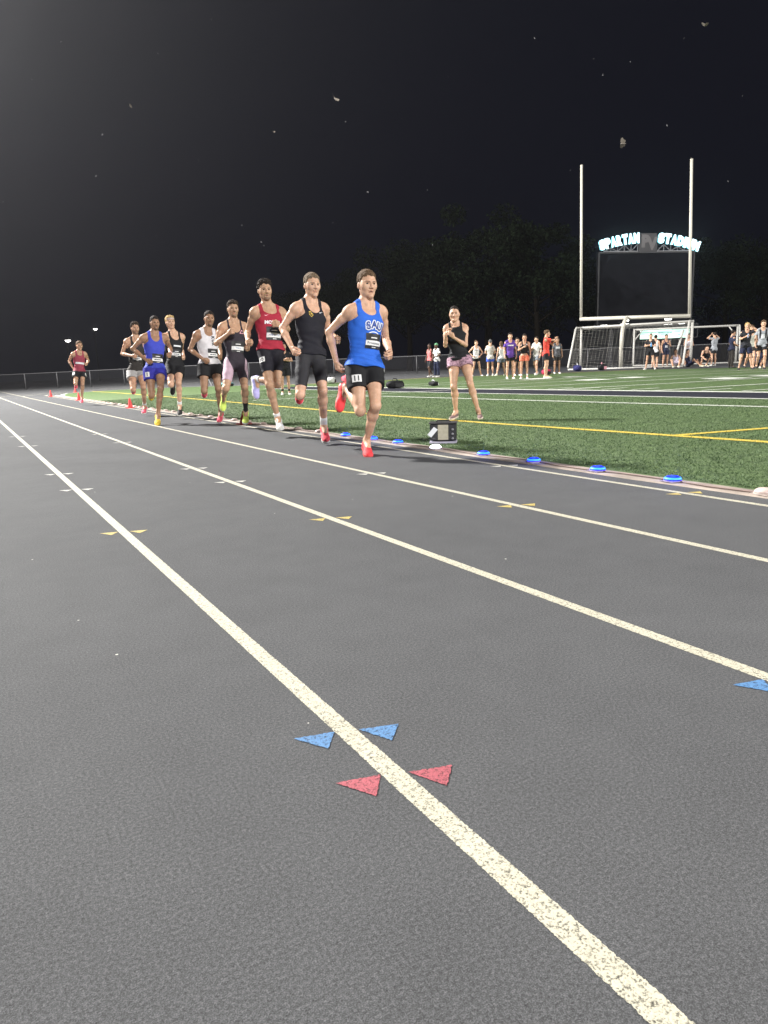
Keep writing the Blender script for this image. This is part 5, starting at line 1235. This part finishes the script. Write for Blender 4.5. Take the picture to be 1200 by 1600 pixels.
CROWD = [
 ('walker in a salmon vest, dark leggings and white shoes beside the black fence', (22.01, 32.27), 1.74, -75, 'down', 'walk', dict(skin='dark', hair='short', hair_col='dark', top=vest(CSAL), bottom=dict(nm='leggings', tmax=.9, off=.004, mat=C_CHAR), shoe=SH_WH2)),
 ('walker in a white shirt and green cap with dark trousers', (21.75, 31.25), 1.72, -80, 'belly', 'stand', dict(skin='dark', hair='cap', cap_mat=FB('cap_green', (0.13, 0.32, 0.17)), top=tee(CW), bottom=dict(nm='trousers', tmax=1, off=.006, mat=CNV, pants=True), shoe=SH_WH2)),
 ('youth in a white singlet and black shorts, hands on hips', (22.22, 28.53), 1.72, -20, 'hips', 'wide', dict(skin='fair', hair='short', hair_col='brown', top=vest(CW), bottom=shorts(C_BLACK, .42), shoe=SH_WH2)),
 ('man in a loose white shirt and bright blue shorts seen from behind', (22.47, 27.74), 1.72, 150, 'belly', 'stand', dict(skin='fair', hair='short', hair_col='grey', top=tee(FB('tee_offwhite', (0.60, 0.58, 0.54))), bottom=shorts(CBL, .50), shoe=SH_WH2)),
 ('long haired person in a white top and slate shorts, turned away', (22.79, 27.3), 1.60, 160, 'down', 'wide', dict(skin='fair', hair='long', hair_col='brown', top=vest(FB('top_white2', (0.62, 0.62, 0.62))), bottom=shorts(CSLATE, .52), shoe=SH_CREAM)),
 ('tall youth in a purple shirt with white chest lettering', (19.33, 22.61), 1.80, -28, 'down', 'stand', dict(skin='fair', hair='quiff', hair_col='dark', top=tee(CPU), bottom=shorts(C_BLACK, .50), shoe=SH_WH2)),
 ('person in a navy shirt standing just behind the purple shirt', (22.3, 25.6), 1.70, -20, 'down', 'stand', dict(skin='tan', hair='short', hair_col='dark', top=tee(CNV), bottom=shorts(C_BLACK, .6), shoe=SH_WH2)),
 ('youth in a black crop vest and orange shorts, one hand at chest', (19.27, 21.69), 1.70, -40, ('down', 'phone'), 'stand', dict(skin='tan', hair='quiff', hair_col='dark', top=vest(C_BLACK, hem=.10), bottom=shorts(CORG, .46), shoe=SH_WH2, sock=SOCK_W)),
 ('person in a white shirt and grey shorts stepping left', (23.1, 25.17), 1.72, -70, ('down', 'phone'), 'walk', dict(skin='fair', hair='short', hair_col='dark', top=tee(CW), bottom=shorts(CSLATE, .62), shoe=SH_WH2)),
 ('youth in an orange red shirt stretching one arm across his chest', (19.68, 20.91), 1.80, 35, ('hook', 'across'), 'stand', dict(skin='fair', hair='quiff', hair_col='brown', top=tee(COR), bottom=shorts(C_BLACK, .55, .03), shoe=SH_CREAM)),
 ('person in a dark grey shirt with pale chest print beside the goal net', (24.6, 25.4), 1.66, -30, 'down', 'stand', dict(skin='brown', hair='short', hair_col='dark', top=tee(CDG), bottom=shorts(C_DKBROWN, .6), shoe=SH_WH2)),
 ('person all in black with folded arms holding a blue bottle', (29.56, 24.11), 1.72, -65, 'crossed', 'wide', dict(skin='fair', hair='tied', hair_col='dark', top=tee(C_BLACK), bottom=shorts(C_BLACK, .5), shoe=SH_WH2)),
 ('person in a white vest standing behind the black shirt with folded arms', (30.4, 24.5), 1.66, 120, 'down', 'stand', dict(skin='fair', hair='short', hair_col='dark', top=vest(CW), bottom=shorts(C_BLACK, .6), shoe=SH_DK)),
 ('youth in a navy singlet with a white bib looking down under the sign', (32.44, 25.48), 1.72, -30, ('phone', 'down'), 'stand', dict(skin='tan', hair='short', hair_col='darkbrown', top=vest(CNV), bottom=shorts(CNV, .5), shoe=SH_DK)),
 ('athlete in a white singlet standing at the right goal post', (36.2, 26.9), 1.80, -70, 'belly', 'stand', dict(skin='tan', hair='short', hair_col='dark', top=vest(FB('vest_white3', (0.60, 0.55, 0.62))), bottom=shorts(C_BLACK, .5), shoe=SH_WH2)),
 ('person in a grey shirt with pink sleeves, hands behind the head, inside the goal', (34.76, 24.27), 1.74, 165, 'head', 'stand', dict(skin='fair', hair='short', hair_col='dark', top=dict(tee(CGY)), bottom=shorts(C_CHAR, .55), shoe=SH_WH2)),
 ('fair haired person in a black shirt looking at a phone, one hand to the head', (26.79, 17.32), 1.78, -50, ('brow', 'phone'), 'wide', dict(skin='fair', hair='long', hair_col='blond', top=tee(FB('tee_black2', (0.020, 0.021, 0.026))), bottom=shorts(CNV, .72, .028), shoe=SH_DK)),
 ('person in a pale vest half behind the fair haired one', (28.0, 17.9), 1.72, -40, 'down', 'walk', dict(skin='fair', hair='short', hair_col='brown', top=vest(FB('vest_pale', (0.55, 0.55, 0.48))), bottom=shorts(C_DKBROWN, .5), shoe=SH_DK)),
 ('youth in a grey printed shirt with dark backpack straps, walking', (26.92, 16.75), 1.84, -50, 'down', 'walk', dict(skin='fair', hair='quiff', hair_col='brown', top=tee(CGY), bottom=shorts(C_BLACK, .55), shoe=SH_DK)),
 ('person in dark clothes by the far right goal post', (29.6, 19.8), 1.62, 60, 'belly', 'stand', dict(skin='tan', hair='short', hair_col='dark', top=tee(CNV), bottom=dict(nm='trousers', tmax=1, off=.006, mat=C_DKBROWN, pants=True), shoe=SH_DK)),
 ('spectator in dark shirt and shorts on the field behind the second runner', (9.28, 22.02), 1.66, -20, 'crossed', 'stand', dict(skin='tan', hair='short', hair_col='dark', top=tee(C_BLACK), bottom=shorts(C_BLACK, .62), shoe=SH_WH2, sock=SOCK_B)),
]
CF = []
for i, (lab, (x, y), H, fc_, arms, legs, st) in enumerate(CROWD):
    st = dict(st, hy=fc_ + rnd.uniform(-12, 12), seed=40 + i, curl=.4)
    CF.append(person(lab, 'people watching', bg_pose(x, y, H, fc_, arms, legs), H, st, vox=.0115 if H * 0 == 0 and (x * x + y * y) > 900 else .0095, face=False, contact=ground_h(x, y) + .004))
SITTERS = [
 ('athlete in a white singlet sitting on the ground under the mint sign', (32.9, 25.2), 1.76, -50, 'floor', 'knees', dict(skin='tan', hair='short', hair_col='brown', top=vest(FB('vest_white4', (0.60, 0.55, 0.66))), bottom=shorts(CW, .45), shoe=SH_CREAM)),
 ('athlete in dark kit sitting with bare knees raised beside the white singlet', (33.6, 24.9), 1.74, 15, 'floor', 'back', dict(skin='tan', hair='short', hair_col='dark', top=vest(CNV), bottom=shorts(CNV, .45), shoe=SH_CREAM)),
 ('athlete in a black singlet squatting low at the foot of the goal post', (33.9, 24.2), 1.74, -25, 'squat', 'x', dict(skin='fair', hair='short', hair_col='dark', top=vest(C_BLACK), bottom=shorts(C_BLACK, .5), shoe=SH_CREAM)),
 ('person sitting low at the right edge of the picture with bare legs', (28.7, 18.0), 1.70, -60, 'floor', 'back', dict(skin='tan', hair='short', hair_col='dark', top=tee(CNV), bottom=shorts(CNV, .5), shoe=SH_WH2)),
]
for i, (lab, (x, y), H, fc_, kind, arms, st) in enumerate(SITTERS):
    st = dict(st, hy=fc_, seed=80 + i, curl=.4)
    CF.append(person(lab, 'people watching', bg_pose(x, y, H, fc_, arms, 'stand', .0, kind), H, st, vox=.0115, face=False))
def chest_print(i, txt, mat, size, w=.72):
    F = CF[i]; d = decal_on(F, 'top', chest(F, 0, w), F['fm'])
    d.add(text_shape(txt, .04) if isinstance(txt, str) else txt, 0, scale=size, off=.006); d.build('chest_print', [mat], F['out']['top'][0], None)
chest_print(5, rect_shape(.24, .05, 6, 2), LET_W, 1.0, .76); chest_print(2, rect_shape(.12, .02, 4, 2), LET_GREY, 1.0); chest_print(13, rect_shape(.14, .11, 4, 4), LET_W, 1.0, .45)
chest_print(10, rect_shape(.20, .09, 4, 4), LET_W, 1.0, .74); chest_print(18, rect_shape(.20, .16, 4, 4), LET_W, 1.0, .55); chest_print(7, rect_shape(.18, .035, 4, 2), LET_W, 1.0, .92)
# pale front panel, backpack straps, a bottle and a phone
def strap(F, q):
    d = decal_on(F, 'top', chest(F, q * .10, .74), F['fm']); d.add(rect_shape(.055, .34, 3, 12), 0, off=.008); d.build('backpack_strap', [C_BLACK], F['body'], None)
for q in (-1, 1): strap(CF[18], q)
def held(F, side, nm, lab, cat, kind):
    p = Vector(F['J']['W' + side]) + Vector(F['body'].location); d = (Vector(F['J']['W' + side]) - Vector(F['J']['E' + side])).normalized(); p = p + d * .10
    if kind == 'bottle':
        m = MB(); m.lathe([(.030, 0), (.034, .01), (.034, .13), (.022, .16), (.014, .17), (.014, .19)], n=14); o = m.build(nm, [plain('bottle_blue', (0.10, 0.35, 0.70), 0.25)], None, True, (p.x, p.y, p.z - .10))
        m = MB(); m.lathe([(.016, .188), (.016, .215), (.012, .22)], n=12); m.build('bottle_cap', [LET_W], o, True)
    else:
        m = MB(); m.box((0, 0, 0), (.075, .009, .15), bev=.004); o = m.build(nm, [plain('phone_black', (0.015, 0.015, 0.018), 0.3)], None, False, tuple(p))
        m = MB(); m.box((0, -.0055, 0), (.068, .002, .138)); m.build('phone_screen', [emit('phone_glow', (0.5, 0.6, 0.8), 0.6)], o)
    tag(o, lab, cat)
held(CF[11], 'R', 'bottle', 'blue drink bottle held by the person in black with folded arms', 'bottle', 'bottle')
held(CF[16], 'R', 'phone', 'phone held by the fair haired person in a black shirt', 'phone', 'phone')
# ------------------------------------------------------------------ things along the kerb
M_PUCK = plain('lamp_base', (0.30, 0.26, 0.42), 0.4); M_UNLIT = plain('lamp_unlit', (0.62, 0.50, 0.46), 0.35, var=0.08)
E_BLUE = emit('led_blue', (0.004, 0.012, 0.95), 1.5); E_CYAN = emit('led_core', (0.03, 0.24, 1.0), 1.8); E_WHITE = emit('led_white', (0.95, 0.94, 1.0), 7.0); M_PUCKU = plain('lamp_base_pale', (0.50, 0.42, 0.38), 0.5)
def pace_light(y, kind, label, group):
    x = 4.185; o = empty('pacing_light', (x, y, 0.0105)); o.scale = (1, 1, .82); tag(o, label, 'pacing light', group)
    m = MB(); m.lathe([(.060, 0), (.064, .004), (.063, .012), (.054, .016)], n=24)
    for k in range(4):                                                 # little fixing feet
        a = k * math.pi / 2 + .6; m.box((math.cos(a) * .066, math.sin(a) * .066, .003), (.022, .022, .006))
    m.build('base', [M_PUCKU if kind == 'off' else M_PUCK], o, False)
    m = MB(); m.lathe([(.0585, .013), (.058, .024), (.050, .037), (.036, .046), (.018, .050), (.002, .051)], n=24); m.build('dome', [dict(blue=E_BLUE, white=E_WHITE, off=M_UNLIT)[kind]], o, True)
    if kind == 'blue':
        m = MB(); m.lathe([(.0590, .0235), (.0588, .026), (.0525, .0365), (.0500, .0385)], n=20); m.build('lens', [E_CYAN], o, True)
    if kind != 'off':                                                  # the light the lamp throws on kerb and turf
        l = D.lights.new('pacing_glow', 'POINT'); l.energy = .7 if kind == 'blue' else .6; l.color = (.02, .08, 1) if kind == 'blue' else (.85, .85, 1); l.shadow_soft_size = .03
        lo = D.objects.new('pacing_glow', l); lo.location = (0, 0, .085); link(lo, o)
    return o
BL = ['nearest blue pacing light, glowing on the kerb', 'second nearest blue pacing light on the kerb', 'third nearest blue pacing light on the kerb', 'blue pacing light next after the white one, towards the camera',
      'blue pacing light just behind the black timing box', 'blue pacing light beside the leading runner\'s shin', 'farthest blue pacing light, between the two leading runners']
for y, lab in zip((3.18, 3.86, 4.58, 5.27, 6.80, 7.37, 8.07), BL): pace_light(y, 'blue', lab, 'pacing lights on the kerb')
pace_light(6.06, 'white', 'pacing light glowing white in front of the black timing box', 'pacing lights on the kerb')
for k in range(44):
    y = 8.85 + k * .70
    if y < 39: pace_light(y, 'off', 'unlit pale pacing light farther along the kerb', 'unlit pacing lights')
pace_light(2.52, 'off', 'unlit pale pacing light at the right edge of the picture', 'pacing lights on the kerb')
r_ = random.Random(5); m = MB()
m.tube([(4.19 + .03 * math.sin(i * 1.7) + r_.uniform(-.012, .012), -2 + i * .35, .0165) for i in range(118)], .006, 6)
tag(m.build('cable', [plain('cable_pink', (0.24, 0.17, 0.15), 0.6, var=.2, scale=4)], None, True), 'thin pinkish cable running along the kerb between the pacing lights', 'cable')
# traffic cones
M_CONE = plain('cone_coral', (0.80, 0.07, 0.07), 0.5); M_CONED = plain('cone_red', (0.42, 0.012, 0.02), 0.45)
def cone(x, y, label, mat, hgt=.24, rz=0.2):
    o = empty('traffic_cone', (x, y, ground_h(x, y) + .001), rz); tag(o, label, 'cone', 'cones along the kerb')
    m = MB(); m.box((0, 0, .009), (.20, .20, .018), bev=.006); m.build('base', [mat], o)
    m = MB(); m.lathe([(.074, .016), (.070, .03), (.020, hgt - .008), (.014, hgt), (.009, hgt)], n=20); m.build('cone_body', [mat], o, True)
cone(4.04, 11.45, 'dark red cone on the kerb in front of the lime shoes', M_CONED, .22)
cone(3.98, 20.3, 'coral cone on the kerb left of the pack', M_CONE, .27)
cone(3.96, 29.7, 'coral cone at the feet of the last lone runner', M_CONE, .30)
cone(3.85, 38.2, 'coral cone left of the turf corner', M_CONE, .32)
cone(5.9, 45.4, 'coral cone on the turf corner behind the last runner', M_CONE, .32)
# timing box
tb = empty('timing_box', (4.60, 6.50, ground_h(4.6, 6.5) + .004), math.radians(-38)); tb.scale = (1, 1, .90); tag(tb, 'black timing box with pale front panel standing on the turf edge', 'box')
M_CASE = plain('case_black', (0.016, 0.016, 0.018), 0.45, bumpy=.2)
m = MB(); m.box((0, 0, .135), (.29, .22, .205), bev=.012); m.build('case', [M_CASE], tb)
m = MB(); m.box((0, -.01, .247), (.31, .25, .014), bev=.005); m.tube([(-.08, -.02, .254), (-.06, -.02, .275), (.06, -.02, .275), (.08, -.02, .254)], .008, 8); m.build('lid', [plain('case_lid', (0.035, 0.035, 0.038), 0.5)], tb)
m = MB(); m.box((.0, -.113, .135), (.115, .008, .185), bev=.003); m.build('front_panel', [plain('panel_beige', (0.42, 0.39, 0.30), 0.6)], tb)
m = MB(); m.box((0, 0, 0), (.055, .004, .12), R=Matrix.Rotation(math.radians(38), 3, 'Y')); o_ = m.build('paper_tag', [LET_W], tb); o_.location = (-.115, -.118, .14)
m = MB(); m.box((.0, -.03, .012), (.30, .24, .024), bev=.006); m.build('base_tray', [plain('tray_grey', (0.42, 0.40, 0.50), 0.5)], tb)
m = MB()
for k in range(3): m.lathe([(.014, 0), (.014, .02), (.009, .024)], c=(.105, -.112, .06 + k * .055), n=12, R=Matrix.Rotation(math.pi / 2, 3, 'X'))
m.build('connector', [plain('connector_grey', (0.22, 0.22, 0.24), 0.35)], tb, True)
# moths and midges in the floodlight
M_MOTH = plain('moth_wing', (0.26, 0.23, 0.19), 0.8, var=.3, scale=90); M_MOTHB = plain('moth_body', (0.24, 0.21, 0.18), 0.8)
def moth(p, span, rot, label):
    o = empty('moth', p); o.rotation_euler = rot; tag(o, label, 'moth', 'insects in the floodlight')
    s = span; m = MB(); m.tube([(0, -.30 * s, 0), (0, -.12 * s, 0), (0, .12 * s, 0), (0, .22 * s, 0)], [.015 * s, .05 * s, .06 * s, .03 * s], 8); m.build('body', [M_MOTHB], o, True)
    for q in (-1, 1):
        m = MB(); t = .006 * s
        out_ = [(0, .12), (.18, .26), (.46, .24), (.50, .10), (.34, -.04), (.30, -.20), (.12, -.22), (0, -.05)]
        vs = [(q * x * s, y * s, abs(x) * s * .35 + d) for d in (t, -t) for x, y in out_]; n = len(out_)
        fs = [tuple(range(n)), tuple(range(2 * n - 1, n - 1, -1))] + [(i, n + i, n + (i + 1) % n, (i + 1) % n) for i in range(n)]
        m.add(vs, fs); m.build('wing', [M_MOTH], o)
    return o
moth((2.04, 3.89, 2.34), .060, (.9, .35, .3), 'large pale moth high in the middle of the sky')
moth((3.40, 3.02, 2.04), .058, (.2, .9, .8), 'grey moth with folded wings above the left goal upright')
moth((4.85, 3.61, 3.14), .05, (.5, -.3, 2.0), 'pale moth near the top right corner of the sky')
moth((1.30, 5.57, 2.70), .035, (.4, .6, 1.0), 'faint moth in the left half of the sky')
moth((2.15, 5.05, 2.50), .03, (.7, -.2, .4), 'small moth left below the large pale moth')
m = MB(); m.tube([(0, -.006, 0), (0, 0, 0), (0, .007, 0)], [.0012, .0032, .0018], 6)
for q in (-1, 1): m.add([(0, .003, .002), (q * .012, .006, .006), (q * .010, -.002, .005), (0, -.001, .002)], [(0, 1, 2, 3)])
midge0 = None; SKYPX = [(50, 124), (247, 84), (267, 296), (378, 352), (408, 378), (412, 384), (244, 368), (520, 348), (540, 190), (606, 50), (628, 185), (668, 297), (676, 383), (732, 327), (891, 266), (942, 117), (985, 96), (1042, 196), (1138, 283), (928, 92), (1068, 60), (1160, 150), (5, 315), (330, 30), (95, 65), (160, 210), (700, 120), (835, 60), (460, 110), (310, 250), (575, 300), (150, 515 - 240)]
for i, (px, py) in enumerate(SKYPX):
    d = cam_ray(px, py).normalized(); p = Vector((0, 0, .842)) + d * rnd.uniform(3.2, 7.5)
    if midge0 is None: o = m.build('midge', [plain('midge_pale', (0.26, 0.26, 0.27), 0.7)], None); midge0 = o
    else: o = midge0.copy(); COL.objects.link(o)
    o.location = p; o.rotation_euler = (rnd.uniform(0, 6), rnd.uniform(0, 6), rnd.uniform(0, 6)); o.scale = (rnd.uniform(.28, .52),) * 3
    tag(o, 'tiny pale midge caught by the floodlight against the night sky', 'midge', 'midges in the sky')
# bags, shoes and kit lying about
def bag(x, y, rz, size, cols, label, name='sports_bag'):
    L, W_, H_ = size; o = empty(name, (x, y, ground_h(x, y) + .008), rz); tag(o, label, 'bag', 'bags and kit lying about')
    m = MB(); n = 14; vs = []; prof = [(0, .35), (.08, .8), (.25, .98), (.5, 1.0), (.75, .97), (.92, .8), (1, .35)]
    for t, k in prof:
        for j in range(n):
            a = 2 * math.pi * j / n; c, s_ = math.cos(a), math.sin(a)
            vs.append(((t - .5) * L, W_ / 2 * k * math.copysign(abs(c) ** .7, c) + .02 * math.sin(t * 9 + j), max(0.0, H_ / 2 + H_ / 2 * k * math.copysign(abs(s_) ** .75, s_) + .012 * math.sin(t * 14 + j * 2))))
    fs = [(i * n + j, i * n + (j + 1) % n, (i + 1) * n + (j + 1) % n, (i + 1) * n + j) for i in range(len(prof) - 1) for j in range(n)] + [tuple(range(n - 1, -1, -1)), tuple((len(prof) - 1) * n + j for j in range(n))]
    m.add(vs, fs); m.build('bag_body', [cols[0]], o, True)
    m = MB(); m.tube([(-.18 * L, 0, H_ * .96), (-.10 * L, .03, H_ * 1.25), (.12 * L, .03, H_ * 1.22), (.2 * L, 0, H_ * .96)], .014, 6); m.build('strap', [cols[1]], o, True)
    m = MB(); m.box((0, -W_ * .50, H_ * .40), (L * .55, .03, H_ * .5), bev=.01); m.build('pocket', [cols[1]], o)
bag(13.0, 21.2, .3, (.75, .36, .26), [C_BLACK, C_CHAR], 'black holdall on the navy band behind the leader')
bag(14.4, 20.9, 1.4, (.50, .24, .16), [C_BLACK, LET_W], 'flat black bag with white trim right of the holdall')
bag(28.6, 28.0, .9, (.75, .40, .32), [FB('bag_navy', (0.03, 0.03, 0.12)), LET_W], 'navy bag with white base at the foot of the goal net')
bag(29.6, 27.2, .4, (.65, .34, .32), [C_BLACK, LET_PINK], 'black bag with pale pink side by the left goal post')
bag(22.9, 24.3, .2, (.45, .3, .25), [FB('bag_red', (0.45, 0.03, 0.08)), C_BLACK], 'crimson bag between the feet of the crowd')
bag(15.6, 31.4, 1.0, (.9, .45, .30), [FB('bag_white', (0.6, 0.6, 0.58)), C_BLACK], 'white and black kit bag behind the second runner')
bag(16.6, 31.6, .2, (.5, .4, .34), [FB('bag_coral', (0.7, 0.12, 0.16)), LET_W], 'coral bag beside the white and black kit bag')
bag(12.6, 38.0, .7, (1.1, .45, .22), [FB('bag_teal', (0.14, 0.28, 0.30)), C_CHAR], 'flat teal bag lying between the blond and white-shirted runners')
bag(14.0, 35.2, .7, (1.0, .40, .20), [FB('bag_redwhite', (0.66, 0.52, 0.50)), FB('bag_red2', (0.6, 0.05, 0.06))], 'pale bag with red pocket behind the speedsuit runner')
# folding chair with a grey pack hung on it
M_TUBE = plain('chair_tube', (0.36, 0.36, 0.37), 0.4, .5); ch = empty('folding_chair', (13.1, 42.4, ground_h(13.1, 0)), .5); tag(ch, 'grey folding chair with crossed legs behind the blond runner', 'chair')
for q in (-1, 1):
    m = MB(); m.tube([(q * .28, -.3, 0), (q * .28, .28, .95)], .03, 8); m.build('leg', [M_TUBE], ch); m = MB(); m.tube([(q * .28, .3, 0), (q * .28, -.28, .62)], .03, 8); m.build('leg', [M_TUBE], ch)
m = MB(); m.box((0, 0, .46), (.56, .5, .03), bev=.01); m.build('seat', [C_GREY], ch)
m = MB(); m.box((0, .24, .82), (.56, .03, .34), R=Matrix.Rotation(-.3, 3, 'X'), bev=.01); m.build('backrest', [C_GREY], ch)
# ------------------------------------------------------------------ humid night air lit by the floodlights
hm_, hnt, hb = new_mat('night_haze'); hnt.nodes.remove(hb)
pv = hnt.nodes.new('ShaderNodeVolumePrincipled'); pv.inputs['Color'].default_value = (0.80, 0.80, 0.84, 1); pv.inputs['Density'].default_value = HAZE; pv.inputs['Anisotropy'].default_value = 0.925
hnt.links.new(pv.outputs[0], [n for n in hnt.nodes if n.type == 'OUTPUT_MATERIAL'][0].inputs['Volume'])
mb = MB(); mb.box((20, 100, 13), (556, 436, 28)); hz = mb.build('haze', [hm_]); hz['kind'] = 'stuff'
